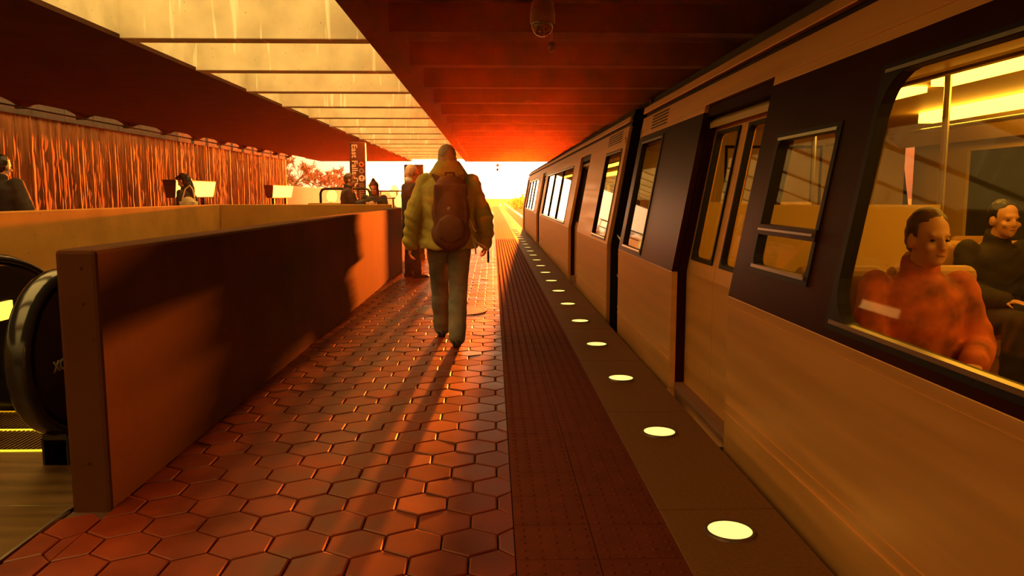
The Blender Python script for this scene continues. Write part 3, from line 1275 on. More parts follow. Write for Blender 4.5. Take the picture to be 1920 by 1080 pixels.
# bollards added for sun glints past the end parapet, heads made to glow
for k, (x, y, h, lab) in enumerate(((-6.35, 31.0, 1.62, 'glowing sun-glint bollard between the bent pipe handrail and the man in glasses'),
                                    (-4.95, 31.0, 1.72, 'glowing sun-glint bollard between the tall station pylon and the hooded person'),
                                    (-4.25, 34.0, 1.80, 'glowing sun-glint bollard by the railing, behind the hooded person'),
                                    (-3.70, 31.2, 1.40, 'low glowing sun-glint bollard beside the white-haired man'))):
    bl = thing('glint_bollard', lab, 'lamp', (x, y, 0), 0, 'glowing sun-glint bollards past the end parapet')
    mb = MB()
    mb.cyl((0, 0, (h - 0.5) / 2), 0.10, h - 0.5, seg=14)
    mb.build('post', 'steel', bl, local=True, smooth=True)
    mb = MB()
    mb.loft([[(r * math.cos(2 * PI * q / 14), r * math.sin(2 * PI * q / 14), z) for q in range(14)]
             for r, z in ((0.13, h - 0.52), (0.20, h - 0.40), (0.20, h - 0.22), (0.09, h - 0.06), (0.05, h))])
    mb.build('glint_head', 'adlamp', bl, local=True, smooth=True)  # emissive head stands for a sun glint on a shiny post

# ceiling cameras
cc = thing('security_camera', 'dome security camera hanging from the ceiling on a thick bracket', 'camera', (0.47, 7.4, 0))
mb = MB()
mb.box(-0.10, 0.10, -0.08, 0.08, 3.44, 3.9)
mb.build('bracket', 'pylon', cc, local=True, bevel=0.01)
mb = MB()
mb.tube([(0, 0, 3.46), (0, 0, 3.13)], 0.045, 12)
mb.build('stem', 'pylon', cc, local=True)
mb = MB()
mb.loft([[(r * math.cos(2 * PI * q / 24), r * math.sin(2 * PI * q / 24), z) for q in range(24)]
         for r, z in ((0.05, 3.16), (0.10, 3.12), (0.115, 3.02), (0.115, 2.93))])
mb.build('housing', 'pylon', cc, local=True, smooth=True)
mb = MB()
mb.ell((0, 0, 2.93), (0.108, 0.108, 0.12), None, 24, 14)
mb.build('dome', 'domeglass', cc, local=True, smooth=True)
c2 = thing('ceiling_microphone', 'small pendant sensor on a thin rod beside the dome camera', 'sensor', (0.57, 7.6, 0))
mb = MB()
mb.tube([(0, 0, 3.88), (0, 0, 2.78)], 0.010, 8)
mb.build('rod', 'pylon', c2, local=True)
mb = MB()
mb.ell((0, 0, 2.76), (0.035, 0.035, 0.05), None, 16, 10)
mb.build('head', 'domeglass', c2, local=True, smooth=True)
# small hanging signal under the end of the canopy
hs = thing('hanging_signal', 'small two-lens signal hanging under the far end of the canopy', 'signal', (0.32, 46.6, 0))
mb = MB()
mb.tube([(0, 0, 3.87), (0, 0, 2.9)], 0.02, 6)
mb.build('hanger', 'black', hs, local=True)
mb = MB()
mb.cyl((0, 0, 3.12), 0.10, 0.12, 'y', 16)
mb.cyl((0, 0, 2.86), 0.085, 0.12, 'y', 16)
mb.build('lens_case', 'black', hs, local=True)


# trees
def bare_tree(name, label, loc, h, seed, group, spread=0.55, dens=6):
    rnd = random.Random(seed)
    t = thing(name, label, 'tree', loc, rnd.uniform(0, 6), group)
    trunk, twigs = MB(), MB()

    def grow(p, dv, ln, r, lvl):
        q = p + dv * ln
        mid = p + dv * ln * 0.5 + Vector((rnd.gauss(0, .05), rnd.gauss(0, .05), rnd.gauss(0, .03))) * ln
        (trunk if lvl < 2 else twigs).tube([p, mid, q], [max(r, .020), max(r * 0.85, .020), max(r * 0.65, .016)], 5 if lvl < 2 else 3, cap=False)
        if lvl >= 6 or r < 0.004:
            return
        for k in range(rnd.choice((2, 3, 3)) if lvl < 4 else dens // 2):
            nd = (dv + Vector((rnd.gauss(0, spread), rnd.gauss(0, spread), rnd.gauss(0.18, spread * 0.6)))).normalized()
            grow(p.lerp(q, rnd.uniform(0.55, 1.0)), nd, ln * rnd.uniform(0.58, 0.8), r * 0.62, lvl + 1)
    for s in range(2):
        grow(Vector((rnd.uniform(-.3, .3), rnd.uniform(-.3, .3), 0)), Vector((rnd.gauss(0, .12), rnd.gauss(0, .12), 1)).normalized(), h * 0.30, h * 0.018, 0)
    trunk.build('trunk', 'bark', t, local=True)
    twigs.build('branches', 'bark', t, local=True)
    return t


tr = [(-21.5, 66, 9.5, 'bare brown tree rising behind the pale barrier, closest to the fluted wall'),
      (-19.2, 64, 8.5, 'bare brown tree behind the pale barrier, second from the fluted wall'),
      (-18.0, 70, 9.0, 'bare brown tree behind the pale barrier, third from the fluted wall'),
      (-15.2, 67, 7.0, 'bare brown tree just before the tall station pylon, fourth from the fluted wall'),
      (-24.5, 72, 10.5, 'tallest bare tree at the back of the clump by the end of the fluted wall'),
      (-17.0, 62, 7.5, 'spreading bare tree at the front of the clump behind the pale barrier'),
      (-20.4, 60, 7.6, 'dense bare tree close up against the pale barrier'),
      (-17.8, 95, 6.6, 'low bare tree between the tall station pylon and the hooded person'),
      (-14.4, 92, 5.0, 'low rounded bare tree on the far bank between the hooded person and the white-haired man'),
      (-11.8, 96, 4.6, 'small rounded bare tree beside the head of the white-haired man')]
for k, (x, y, h, lab) in enumerate(tr):
    bare_tree('bare_tree', lab, (x, y, -1.3), h, 20 + k, 'bare trees past the barrier', 0.6 if y < 80 else 0.75, 8)


def scrub(label, loc, s, seed):
    rnd = random.Random(seed)
    t = thing('scrub_bush', label, 'bush', loc, 0, 'bushes beyond the tracks')
    mb = MB()
    for k in range(420):
        p = Vector((rnd.gauss(0, .42), rnd.gauss(0, .42), abs(rnd.gauss(0.42, .26)))) * s
        a = Vector((rnd.gauss(0, 1), rnd.gauss(0, 1), rnd.gauss(0, 1))).normalized() * 0.09 * s
        b = a.cross(Vector((rnd.gauss(0, 1), rnd.gauss(0, 1), rnd.gauss(0, 1)))).normalized() * 0.06 * s
        mb.quad(p - a, p - b, p + a, p + b)
    mb.build('leaves', 'scrub', t, local=True)
    mb = MB()
    for k in range(9):
        e = Vector((rnd.gauss(0, .35), rnd.gauss(0, .35), rnd.uniform(.4, .9))) * s
        mb.tube([(0, 0, 0), tuple(e * 0.5 + Vector((0, 0, .1 * s))), tuple(e)], 0.012 * s, 4)
    mb.build('stems', 'bark', t, local=True)


for k, (x, y, s, lab) in enumerate(((5.4, 150, 2.3, 'dry yellow bush beside the end of the train'),
                                    (7.0, 200, 2.6, 'dry yellow bush farther out, where the rails vanish'),
                                    (8.6, 172, 3.4, 'tall dry bush half hidden behind the train end'))):
    scrub(lab, (x, y, -1.3), s, 50 + k)

# ================================================================== PEOPLE
def V(*a):
    return Vector(a)


def limb(mb, pts, rs, seg=12):
    """tapered limb with rounded ends"""
    P, R = [], []
    for a, b, ra, rb in zip(pts, pts[1:], rs, rs[1:]):
        for k in range(4):
            t = k / 4
            P.append(Vector(a).lerp(Vector(b), t))
            R.append(ra + (rb - ra) * t)
    P.append(Vector(pts[-1]))
    R.append(rs[-1])
    mb.tube(P, R, seg)
    for p, r in zip(pts, rs):
        mb.ell(p, (r, r, r), None, 12, 8)


def oval(c, rx, ry, n=20, rot=0.0, tilt=0.0):
    c = Vector(c)
    out = []
    for k in range(n):
        a = 2 * PI * k / n
        p = Vector((rx * math.cos(a), ry * math.sin(a), 0))
        p.z += p.y * tilt
        out.append(c + Matrix.Rotation(rot, 3, 'Z') @ p)
    return out


def head_rot(yaw, pitch):
    return Matrix.Rotation(yaw, 3, 'Z') @ Matrix.Rotation(pitch, 3, 'X')


def add_hand(mb, w, d, out, curl, s=1.0):
    """palm, four unequal bent fingers and a side thumb. d: direction along the hand, out: back-of-hand normal"""
    d = d.normalized()
    out = (out - d * out.dot(d)).normalized()
    side = d.cross(out).normalized()                          # towards the thumb
    R = Matrix((side, d, out)).transposed()
    mb.ell(w + d * 0.045 * s, (0.040 * s, 0.052 * s, 0.016 * s), R, 14, 10)
    mb.tube([w - d * 0.03 * s, w + d * 0.03 * s], [0.028 * s, 0.026 * s], 10)
    for k, (o, ln) in enumerate(((0.033, 0.070), (0.0115, 0.078), (-0.0105, 0.073), (-0.0315, 0.058))):
        p = w + d * 0.085 * s + side * o * s
        v = d.copy() + side * o * 1.2
        pts, rr = [p - d * 0.02 * s, p], [0.0088 * s, 0.0088 * s]
        for q, f in enumerate((0.45, 0.32, 0.23)):
            a = curl * (0.55 + 0.25 * q) + 0.05 * k
            v = (v * math.cos(a) - out * math.sin(a)).normalized()
            p = p + v * ln * f * s
            pts.append(p)
            rr.append((0.0084 - 0.0008 * q) * s)
        mb.tube(pts, rr, 8)
        mb.ell(pts[-1], (rr[-1],) * 3, None, 8, 6)
    p = w + d * 0.02 * s + side * 0.032 * s
    q1 = p + (d * 0.6 + side * 0.75 - out * 0.25 * (1 + curl)).normalized() * 0.034 * s
    q2 = q1 + (d * 0.9 + side * 0.25 - out * 0.35 * (1 + curl)).normalized() * 0.030 * s
    mb.tube([w + d * 0.02 * s, p, q1, q2], [0.013 * s, 0.0125 * s, 0.0105 * s, 0.0085 * s], 8)
    mb.ell(q2, (0.0086 * s,) * 3, None, 8, 6)


STAND = dict(head=(0, 0.03, 1.635), neck=(0, -0.015, 1.47), pelvis=(0, 0, 0.95), chest=(0, 0, 1.28),
             sl=(-0.19, -0.01, 1.42), sr=(0.19, -0.01, 1.42), el=(-0.26, -0.03, 1.14), er=(0.26, -0.03, 1.14),
             wl=(-0.27, 0.06, 0.90), wr=(0.27, 0.06, 0.90), hl=(-0.095, 0, 0.92), hr=(0.095, 0, 0.92),
             kl=(-0.11, 0.02, 0.50), kr=(0.11, 0.02, 0.50), al=(-0.115, -0.03, 0.085), ar=(0.115, -0.03, 0.085),
             yaw=0.0, pitch=0.0, curl=0.5)


def person(label, loc, rz, pose, height=1.76, vox=0.009, coat='darkcoat', legs='navy', hair='hairdark', hairstyle='short', coatlen=0.84,
           bulk=1.0, collar=True, shoe='shoe', skin='skin', hood=None, glasses=False, fl=0.0, fr=0.0, group=None, wrink=0.008, shirt=None,
           shoes=True, torso=1.0):
    J = dict(STAND)
    J.update(pose)
    k = height / 1.76
    P = {n: Vector(v) * k for n, v in J.items() if isinstance(v, tuple)}
    t = thing('person', label, 'person', loc, rz, group)
    HR = head_rot(J['yaw'], J['pitch'])
    h = P['head']

    def hp(x, y, z):
        return h + HR @ (Vector((x, y, z)) * k)
    # ---- body: one continuous skin
    mb = MB()
    mb.ell(hp(0, -0.012, 0.030), (0.076 * k, 0.097 * k, 0.098 * k), HR, 24, 16)
    mb.ell(hp(0, 0.030, -0.045), (0.056 * k, 0.066 * k, 0.074 * k), HR, 20, 12)
    mb.ell(hp(0, 0.060, -0.088), (0.030 * k, 0.030 * k, 0.026 * k), HR)
    mb.ell(hp(0, 0.098, -0.018), (0.013 * k, 0.020 * k, 0.026 * k), HR)
    mb.ell(hp(0, 0.106, -0.032), (0.016 * k, 0.014 * k, 0.012 * k), HR)
    mb.ell(hp(0, 0.080, 0.022), (0.052 * k, 0.016 * k, 0.012 * k), HR)
    for s in (-1, 1):
        mb.ell(hp(s * 0.078, -0.010, -0.010), (0.012 * k, 0.024 * k, 0.034 * k), HR)
        mb.ell(hp(s * 0.042, 0.070, -0.030), (0.022 * k, 0.022 * k, 0.020 * k), HR)
    limb(mb, [P['neck'] - V(0, 0, 0.05), P['neck'].lerp(h, 0.55), h + HR @ V(0, -0.02, -0.02)], [0.070 * k, 0.056 * k, 0.058 * k])
    up = (P['neck'] - P['pelvis'])
    mb.loft([oval(P['pelvis'] - up.normalized() * 0.06, 0.13 * k, 0.10 * k), oval(P['pelvis'], 0.150 * k, 0.105 * k),
             oval(P['pelvis'].lerp(P['chest'], 0.5), 0.130 * k, 0.092 * k), oval(P['chest'], 0.155 * k, 0.105 * k),
             oval(P['chest'].lerp(P['neck'], 0.6), 0.150 * k, 0.088 * k), oval(P['neck'], 0.065 * k, 0.060 * k)])
    for s in 'lr':
        limb(mb, [P['s' + s], P['e' + s], P['w' + s]], [0.052 * k, 0.040 * k, 0.026 * k])
        limb(mb, [P['h' + s], P['k' + s], P['a' + s]], [0.080 * k, 0.052 * k, 0.036 * k])
        a = P['a' + s]
        ang = fl if s == 'l' else fr
        f = Vector((0, math.cos(ang), math.sin(ang)))
        mb.tube([a, a + f * 0.08 * k - V(0, 0, 0.045 * k), a + f * 0.15 * k - V(0, 0, 0.055 * k)], [0.036 * k, 0.034 * k, 0.022 * k], 10)
        d = (P['w' + s] - P['e' + s])
        d = Vector(J['hand_' + s]) if 'hand_' + s in J else d
        sgn = -1 if s == 'l' else 1
        outv = Vector(J.get('out_' + s, (sgn * 1.0, -0.2, 0.1)))
        add_hand(mb, P['w' + s], d, outv, J['curl'], k)
    mesh_obj('body', merged(mb, vox, 2), skin, t)
    # ---- face details
    mb = MB()
    for s in (-1, 1):
        mb.ell(hp(s * 0.031, 0.082, 0.000), (0.011 * k, 0.008 * k, 0.006 * k), HR, 10, 8)
    mb.build('eyes', 'eye', t, local=True, smooth=True)
    mb = MB()
    mb.ell(hp(0, 0.092, -0.062), (0.021 * k, 0.008 * k, 0.006 * k), HR, 12, 8)
    mb.build('mouth', 'lip', t, local=True, smooth=True)
    if glasses:
        mb = MB()
        for s in (-1, 1):
            pts = [hp(s * 0.033 + 0.024 * math.cos(a * PI / 6), 0.104, 0.018 * math.sin(a * PI / 6)) for a in range(12)]
            mb.tube(pts, 0.003, 5, closed=True)
            mb.tube([hp(s * 0.057, 0.104, 0.004), hp(s * 0.082, 0.03, 0.004), hp(s * 0.082, -0.02, -0.004)], 0.0028, 5)
        mb.tube([hp(-0.009, 0.106, 0.004), hp(0.009, 0.106, 0.004)], 0.003, 5)
        mb.build('glasses', 'black', t, local=True)
    # ---- hair
    if hairstyle != 'none':
        mb = MB()
        mb.ell(hp(0, -0.022, 0.040), (0.083 * k, 0.100 * k, 0.100 * k), HR, 24, 16)
        if hairstyle == 'short':
            mb.ell(hp(0, -0.052, 0.005), (0.076 * k, 0.064 * k, 0.085 * k), HR)
        if hairstyle == 'long':
            mb.ell(hp(0, -0.050, 0.000), (0.092 * k, 0.080 * k, 0.110 * k), HR)
            mb.ell(hp(0, 0.055, 0.085), (0.066 * k, 0.055 * k, 0.036 * k), HR)
            limb(mb, [hp(0.0, -0.075, 0.0), h + V(0.02, -0.12, -0.15) * k, h + V(0.03, -0.14, -0.30) * k], [0.085 * k, 0.085 * k, 0.05 * k])
        me = merged(mb, 0.008, 2, 0.006, 40)
        mesh_obj('hair', me, hair, t)
        # clear the face: hair vertices in front of the forehead sink into the head
        HRi = HR.inverted()
        for v in me.vertices:
            q = HRi @ (v.co - h) / k
            lim = 0.055 if q.z > 0.075 else 0.028
            if q.y > lim and hairstyle != 'long':
                q.y = lim - (q.y - lim) * 0.4
                q.x *= 0.92
                v.co = h + HR @ (q * k)
            elif hairstyle == 'long' and q.y > 0.05 and q.z < 0.055:
                q.y = 0.03
                v.co = h + HR @ (q * k)
    # ---- coat
    mb = MB()
    b = bulk * torso
    hz = coatlen * k
    base = Vector((P['pelvis'].x, P['pelvis'].y, 0))
    seated = P['kl'].z > P['hl'].z - 0.15
    if seated:
        rings = [oval(P['pelvis'] - V(0, 0, 0.07), 0.165 * k * b, 0.135 * k * b)]
    else:
        rings = [oval((base.x, base.y, hz), 0.178 * k * b, 0.135 * k * b), oval((base.x, base.y, hz + 0.05), 0.182 * k * b, 0.138 * k * b)]
        if hz < P['pelvis'].z - 0.1:
            rings.append(oval(P['pelvis'], 0.172 * k * b, 0.130 * k * b))
    rings += [oval(P['pelvis'].lerp(P['chest'], 0.5), 0.165 * k * b, 0.128 * k * b), oval(P['chest'], 0.186 * k * b, 0.138 * k * b),
              oval(P['chest'].lerp(P['neck'], 0.55), 0.190 * k * b, 0.122 * k * b), oval(P['chest'].lerp(P['neck'], 0.84), 0.135 * k * b, 0.100 * k * b),
              oval(P['neck'] + V(0, 0.0, 0.005) * k, 0.088 * k, 0.082 * k)]
    if collar:
        rings += [oval(P['neck'] + V(0, 0.006, 0.05) * k, 0.082 * k, 0.080 * k, tilt=-0.35), oval(P['neck'] + V(0, 0.010, 0.075) * k, 0.080 * k, 0.080 * k, tilt=-0.4)]
    mb.loft(rings)
    if torso > 1.0:
        mb.ell(P['chest'].lerp(P['neck'], 0.52) + V(0, 0, 0.0), (0.275 * k, 0.135 * k, 0.115 * k), None, 20, 12)
    b = bulk
    for s in 'lr':
        sh, e, w = P['s' + s], P['e' + s], P['w' + s]
        end = e.lerp(w, 0.97)
        limb(mb, [sh.lerp(P['neck'], 0.12) - V(0, 0, 0.02), sh, e, end], [0.062 * k * b, 0.066 * k * b, 0.062 * k * b, 0.054 * k * b])
    me = merged(mb, 0.013 if vox > 0.006 else 0.009, 4, wrink, 9.0, lambda p: Vector((p.x * 6 + p.z * 7, p.y * 7, p.z * 15 - abs(p.x) * 9)))
    mesh_obj('coat', me, coat, t)
    if shirt:
        mb = MB()
        mb.loft([oval(P['neck'] + V(0, 0.0, 0.02) * k, 0.076 * k, 0.076 * k), oval(P['neck'] + V(0, 0.008, 0.088) * k, 0.070 * k, 0.074 * k, tilt=-0.3)])
        mb.build('shirt_collar', shirt, t, local=True, smooth=True)
    # ---- hood
    if hood:
        mb = MB()
        mb.ell(hp(0, -0.028, 0.030), (0.100 * k, 0.112 * k, 0.112 * k), HR, 20, 14)
        limb(mb, [hp(0, -0.02, 0.07), hp(0, -0.035, 0.150), hp(0, -0.05, 0.195)], [0.085 * k, 0.045 * k, 0.016 * k])
        limb(mb, [hp(0, -0.05, -0.05), P['neck'] + V(0, -0.05, 0.0)], [0.09 * k, 0.10 * k])
        me = merged(mb, 0.010, 3)
        HRi = HR.inverted()
        for v in me.vertices:
            q = HRi @ (v.co - h) / k
            if q.y > 0.045 and abs(q.x) < 0.066 and -0.14 < q.z < 0.075:
                q.y = 0.01
                v.co = h + HR @ (q * k)
        mesh_obj('hood', me, hood, t)
    # ---- trousers
    mb = MB()
    lw = 1.0 + (b - 1) * 0.5
    if not seated:
        mb.loft([oval(P['pelvis'] - V(0, 0, 0.12) * k, 0.150 * k * lw, 0.115 * k * lw), oval(P['pelvis'], 0.160 * k * lw, 0.120 * k * lw),
                 oval(P['pelvis'] + V(0, 0, 0.10) * k, 0.150 * k * lw, 0.112 * k * lw)])
    else:
        mb.ell(P['pelvis'], (0.16 * k, 0.13 * k, 0.11 * k))
    for s in 'lr':
        hh, kk, a = P['h' + s], P['k' + s], P['a' + s]
        limb(mb, [hh, hh.lerp(kk, 0.5), kk, kk.lerp(a, 0.55), a + V(0, 0.0, -0.005) * k],
             [0.098 * k * lw, 0.090 * k * lw, 0.074 * k * lw, 0.074 * k * lw, 0.066 * k * lw])
    me = merged(mb, 0.012 if vox > 0.006 else 0.008, 3, 0.008, 1.0, lambda p: Vector((p.x * 6, p.y * 6, p.z * (9 if p.z > 0.4 else 16))))
    mesh_obj('trousers', me, legs, t)
    # ---- shoes
    for s in 'lr' if shoes else '':
        a = P['a' + s]
        ang = fl if s == 'l' else fr
        mb = MB()
        rings = []
        for yy, w, hh in ((-0.075, 0.024, 0.052), (-0.066, 0.034, 0.075), (-0.02, 0.038, 0.085), (0.05, 0.043, 0.066), (0.11, 0.047, 0.050),
                          (0.165, 0.040, 0.042), (0.195, 0.020, 0.032)):
            rr = []
            for q in range(14):
                t2 = 2 * PI * q / 14
                x = w * math.cos(t2)
                z = (hh / 2) * math.sin(t2) * (1.0 if math.sin(t2) > 0 else 0.95) + hh / 2
                if math.sin(t2) < -0.2:
                    x = w * (1.0 if math.cos(t2) > 0 else -1.0) * min(1, abs(math.cos(t2)) * 1.4)
                    z = 0.0 if math.sin(t2) < -0.5 else z
                rr.append(Vector((x, yy, z)) * k)
            rings.append(rr)
        mb.loft(rings)
        mtx = Matrix.Translation(a - V(0, 0, 0.083 * k)) @ Matrix.Translation(V(0, .1, 0)) @ Matrix.Rotation(ang, 4, 'X') @ Matrix.Translation(V(0, -.1, 0))
        bmesh.ops.transform(mb.bm, matrix=mtx, verts=mb.bm.verts)
        mb.build('shoe', shoe, t, local=True, smooth=True)
    t['h'] = k
    del t['h']
    return t


# --- the man walking away with a pack
MAN = (-0.40, 7.10, 0.0)
walker = person('man walking away on the tiles in khaki jacket and grey jeans', MAN, math.radians(3), dict(
    head=(-0.005, 0.055, 1.638), neck=(0, 0.00, 1.505), chest=(0, 0.005, 1.29), pelvis=(0.0, 0.0, 0.95),
    sl=(-0.200, -0.01, 1.445), sr=(0.200, -0.01, 1.445),
    el=(-0.315, -0.06, 1.14), er=(0.325, -0.07, 1.12), wl=(-0.345, 0.02, 0.88), wr=(0.335, 0.06, 0.90),
    hl=(-0.095, 0.0, 0.92), hr=(0.095, -0.005, 0.92), kl=(-0.090, 0.20, 0.51), kr=(0.080, -0.04, 0.50),
    al=(-0.075, 0.285, 0.085), ar=(0.065, -0.27, 0.088), yaw=-0.1, pitch=-0.12, curl=0.75),
    height=1.79, vox=0.0055, coat='khaki', legs='denim', hair='hairgrey', bulk=1.26, torso=1.17, coatlen=0.85, fr=-0.03, fl=0.05, wrink=0.020)
# thick folded collar of his jacket
mb = MB()
rings = []
for q, (z, rx, ry) in enumerate(((1.46, 0.215, 0.130), (1.51, 0.205, 0.140), (1.56, 0.165, 0.132), (1.610, 0.128, 0.118), (1.645, 0.108, 0.108), (1.625, 0.088, 0.094))):
    rings.append(oval((0, 0.01 - 0.01 * q, z), rx, ry, 24, tilt=-0.30))
mb.loft(rings)
mesh_obj('folded_collar', merged(mb, 0.009, 3, 0.006, 12), 'khaki', walker)

pk = thing('backpack', 'dark backpack on the back of the man in the khaki jacket', 'backpack', MAN, math.radians(3))
mb = MB()
for (x, y, z, rx, ry, rz_) in ((0.02, -0.255, 1.20, 0.170, 0.105, 0.25), (0.02, -0.265, 1.02, 0.175, 0.115, 0.16), (0.02, -0.235, 1.38, 0.155, 0.090, 0.15)):
    mb.ell((x, y, z), (rx, ry, rz_), None, 20, 14)
mb.box(-0.125, 0.165, -0.325, -0.17, 0.94, 1.44)
mesh_obj('main_compartment', merged(mb, 0.010, 6, 0.006, 10), 'packcloth', pk)
mb = MB()
mb.ell((0.02, -0.355, 1.06), (0.125, 0.045, 0.13), None, 20, 12)
mb.box(-0.08, 0.12, -0.385, -0.32, 0.98, 1.14)
mesh_obj('front_pocket', merged(mb, 0.009, 4), 'packcloth', pk)
mb = MB()
mb.cyl((0.005, -0.348, 1.235), 0.016, 0.012, 'y', 16)
mb.build('round_patch', 'dim_text', pk, local=True)
for s in (-1, 1):
    mb = MB()
    path = [(0.02 + s * 0.085, -0.20, 1.43), (s * 0.12, -0.10, 1.535), (s * 0.13, 0.02, 1.540), (s * 0.145, 0.14, 1.42), (s * 0.16, 0.175, 1.27), (s * 0.20, 0.10, 1.06), (s * 0.19, -0.10, 0.98)]
    rr = []
    for i, p in enumerate(path):
        a, c = Vector(path[max(0, i - 1)]), Vector(path[min(len(path) - 1, i + 1)])
        tt = (c - a).normalized()
        sd_ = Vector((1, 0, 0))
        nn = tt.cross(sd_).normalized()
        rr.append([Vector(p) + sd_ * u * 0.030 + nn * w * 0.006 for u, w in ((-1, -1), (1, -1), (1, 1), (-1, 1))])
    mb.loft(rr)
    mb.build('shoulder_strap', 'packcloth', pk, local=True, bevel=0.004)
mb = MB()
mb.tube([(0.17, -0.24, 1.16), (0.205, -0.26, 1.10), (0.215, -0.25, 1.06), (0.24, -0.25, 1.03)], 0.006, 5)
mb.tube([(0.20, -0.22, 1.0), (0.25, -0.22, 0.93), (0.31, -0.20, 0.90), (0.36, -0.15, 0.85)], 0.008, 5)
mb.tube([(0.20, -0.22, 1.0), (0.235, -0.23, 0.90), (0.24, -0.23, 0.83)], 0.008, 5)
mb.build('loose_straps', 'bagtan', pk, local=True)
mb = MB()
mb.tube([(-0.03, -0.22, 1.50), (-0.02, -0.24, 1.545), (0.05, -0.24, 1.545), (0.06, -0.22, 1.50)], 0.010, 6)
mb.build('carry_loop', 'packcloth', pk, local=True)
ph = thing('phone', 'small dark device held low by the walking man on the train side', 'phone', (-0.40 + 0.36, 7.20, 0.80), math.radians(5))
mb = MB()
mb.box(-0.008, 0.008, -0.035, 0.035, -0.075, 0.075)
mb.build('case', 'phone', ph, local=True, bevel=0.006)
mb = MB()
mb.box(0.0075, 0.0085, -0.031, 0.031, -0.068, 0.068)
mb.build('screen', 'darkwin', ph, local=True)

# --- white-haired man by the parapet
person('white-haired man in a long dark coat standing against the dark parapet by the walkway', (-1.33, 12.72, 0), math.radians(-62), dict(
    el=(-0.24, 0.04, 1.14), er=(0.24, 0.04, 1.14), wl=(-0.10, 0.20, 1.00), wr=(0.10, 0.20, 1.00), hand_l=(0.5, 0.4, -0.3), hand_r=(-0.5, 0.4, -0.3),
    out_l=(-0.3, 0.8, 0.3), out_r=(0.3, 0.8, 0.3), pitch=-0.25, yaw=-0.15, al=(-0.12, 0.0, 0.085), ar=(0.12, 0.05, 0.085)),
    height=1.83, hair='hairwhite', coat='darkcoat', coatlen=0.58, shirt='shirt', bulk=1.04, collar=False)

person('person in dark clothes standing beyond the walking man, mostly hidden behind him', (-0.74, 12.9, 0), math.radians(30), dict(
    wl=(-0.16, 0.22, 1.02), wr=(0.18, 0.20, 1.0)), height=1.72, hair='hairbrown', coat='packcloth', legs='navy', coatlen=0.70, bulk=1.1)

# --- two people leaning on the end parapet
person('man in dark glasses and black coat at the end parapet, facing the sign pylon', (-2.68, 14.62, 0), math.radians(-78), dict(
    el=(-0.24, 0.10, 1.18), er=(0.23, 0.06, 1.16), wl=(-0.12, 0.27, 1.10), wr=(0.14, 0.28, 1.22), hand_r=(0.1, 1, -0.1), out_r=(0, 0, 1), pitch=-0.05),
    height=1.75, hair='hairbrown', glasses=True, bulk=1.16)
person('person in a pointed dark hood looking down at their raised hands beyond the end parapet', (-2.22, 14.72, 0), math.radians(176), dict(
    el=(-0.25, 0.06, 1.16), er=(0.25, 0.06, 1.16), wl=(-0.09, 0.24, 1.25), wr=(0.09, 0.24, 1.25), hand_l=(0.5, 0.35, 0.5), hand_r=(-0.5, 0.35, 0.5),
    out_l=(-0.2, 0.9, -0.2), out_r=(0.2, 0.9, -0.2), pitch=-0.45, curl=0.9), height=1.60, hair='hairdark', hood='darkcoat', bulk=1.22)

# --- woman with the cream bag
person('woman with long black hair in a black jacket walking beyond the tan parapet', (-5.42, 13.9, 0), math.radians(82), dict(
    wl=(-0.22, 0.10, 0.92), er=(0.25, -0.08, 1.16), wr=(0.24, 0.0, 0.95), pitch=-0.42, kl=(-0.10, 0.16, 0.50), al=(-0.10, 0.20, 0.085), kr=(0.10, -0.02, 0.5), ar=(0.10, -0.22, 0.12)),
    height=1.72, hair='hairdark', hairstyle='long', coat='darkcoat', coatlen=0.88, fr=-0.3)
bag = thing('shoulder_bag', 'cream canvas shoulder bag carried by the woman with long black hair', 'bag', (-5.26, 13.62, 0), math.radians(82))
mb = MB()
mb.ell((0, 0, 1.16), (0.075, 0.15, 0.17), None, 18, 12)
mb.box(-0.06, 0.06, -0.14, 0.14, 1.02, 1.24)
mesh_obj('pouch', merged(mb, 0.010, 4, 0.01, 8), 'bagtan', bag)
mb = MB()
mb.tube([(0, -0.12, 1.26), (0.03, -0.07, 1.45), (0.06, 0.0, 1.52), (0.03, 0.07, 1.45), (0, 0.12, 1.26)], 0.012, 6)
mb.build('strap', 'bagtan', bag, local=True)

# --- dark figure at the far left
person('bulky man in a black coat, back turned, beyond the tan parapet', (-5.60, 9.05, 0), math.radians(-12), dict(
    er=(0.32, -0.02, 1.15), wr=(0.24, 0.18, 1.02), el=(-0.28, -0.02, 1.14), pitch=-0.12, yaw=0.05), height=1.80, hair='hairdark', bulk=1.45)

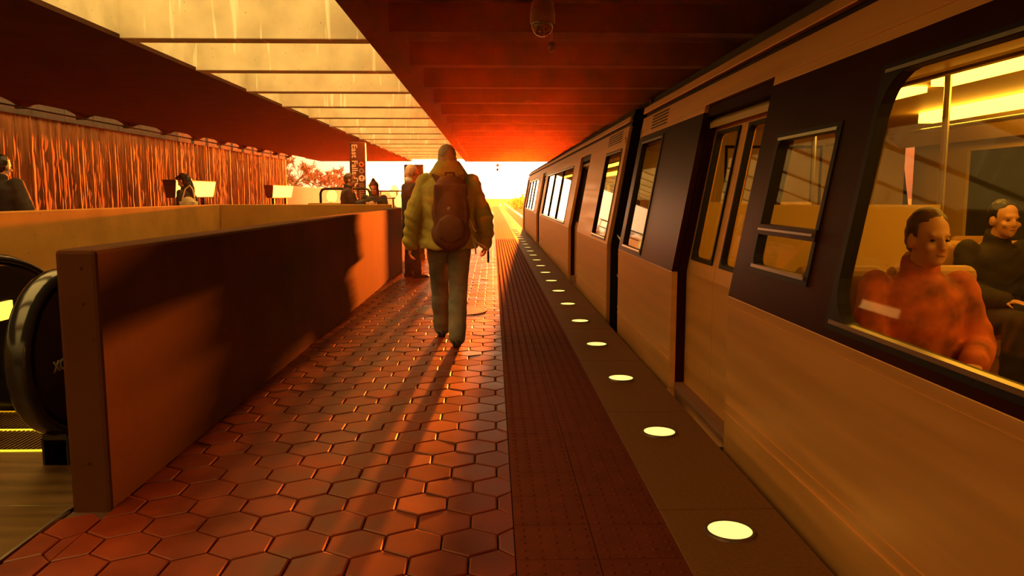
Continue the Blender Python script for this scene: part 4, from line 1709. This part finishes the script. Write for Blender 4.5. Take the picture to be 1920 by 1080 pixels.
# --- passengers
SEATED = dict(head=(0, 0.05, 1.13), neck=(0, -0.01, 0.97), chest=(0, -0.02, 0.78), pelvis=(0, -0.02, 0.47), sl=(-0.19, -0.02, 0.92), sr=(0.19, -0.02, 0.92),
              el=(-0.25, 0.05, 0.66), er=(0.25, 0.05, 0.66), wl=(-0.10, 0.26, 0.62), wr=(0.10, 0.26, 0.62), hand_l=(0.5, 0.6, 0), hand_r=(-0.5, 0.6, 0),
              out_l=(0, 0.1, 1), out_r=(0, 0.1, 1), hl=(-0.09, 0.0, 0.48), hr=(0.09, 0.0, 0.48), kl=(-0.11, 0.42, 0.50), kr=(0.11, 0.42, 0.50),
              al=(-0.11, 0.40, 0.085), ar=(0.11, 0.40, 0.085))
person('train passenger in an orange plaid shirt seated at the big lit window', (1.93, 3.42, 0), math.radians(180), SEATED, height=1.80, vox=0.010,
       coat='orange', legs='navy', hair='hairbrown', bulk=1.12)
person('train passenger in a black coat seated across the aisle', (3.52, 5.30, 0), math.radians(180), SEATED, height=1.84, vox=0.010,
       coat='darkcoat', legs='navy', hair='hairdark', bulk=1.2)
seat_pair(near, 3.10, 4.0, 5.32, -1)

# ================================================================== HAZE FOR THE LENS GLARE
mb = MB()
mb.box(-60, 60, -6, 150, -1.29, 30)  # volume added to make the lens bloom around the sun
hz = mb.build('haze', 'ground')
hz['kind'] = 'stuff'
hz['label'] = 'thin orange haze added to stand for lens glare'
hz['category'] = 'haze'
hm = bpy.data.materials.new('glare_haze')
hm.use_nodes = True
nt = hm.node_tree
nt.nodes.clear()
o = nt.nodes.new('ShaderNodeOutputMaterial')
add = nt.nodes.new('ShaderNodeAddShader')
for i, (dens, g) in enumerate(((0.0006, 0.79), (0.00022, 0.94))):
    v = nt.nodes.new('ShaderNodeVolumeScatter')
    v.inputs['Color'].default_value = (0.85, 0.24, 0.06, 1)
    v.inputs['Density'].default_value = dens
    v.inputs['Anisotropy'].default_value = g
    nt.links.new(v.outputs[0], add.inputs[i])
nt.links.new(add.outputs[0], o.inputs['Volume'])
hz.data.materials.clear()
hz.data.materials.append(hm)

bpy.data.scenes.remove(WORK)
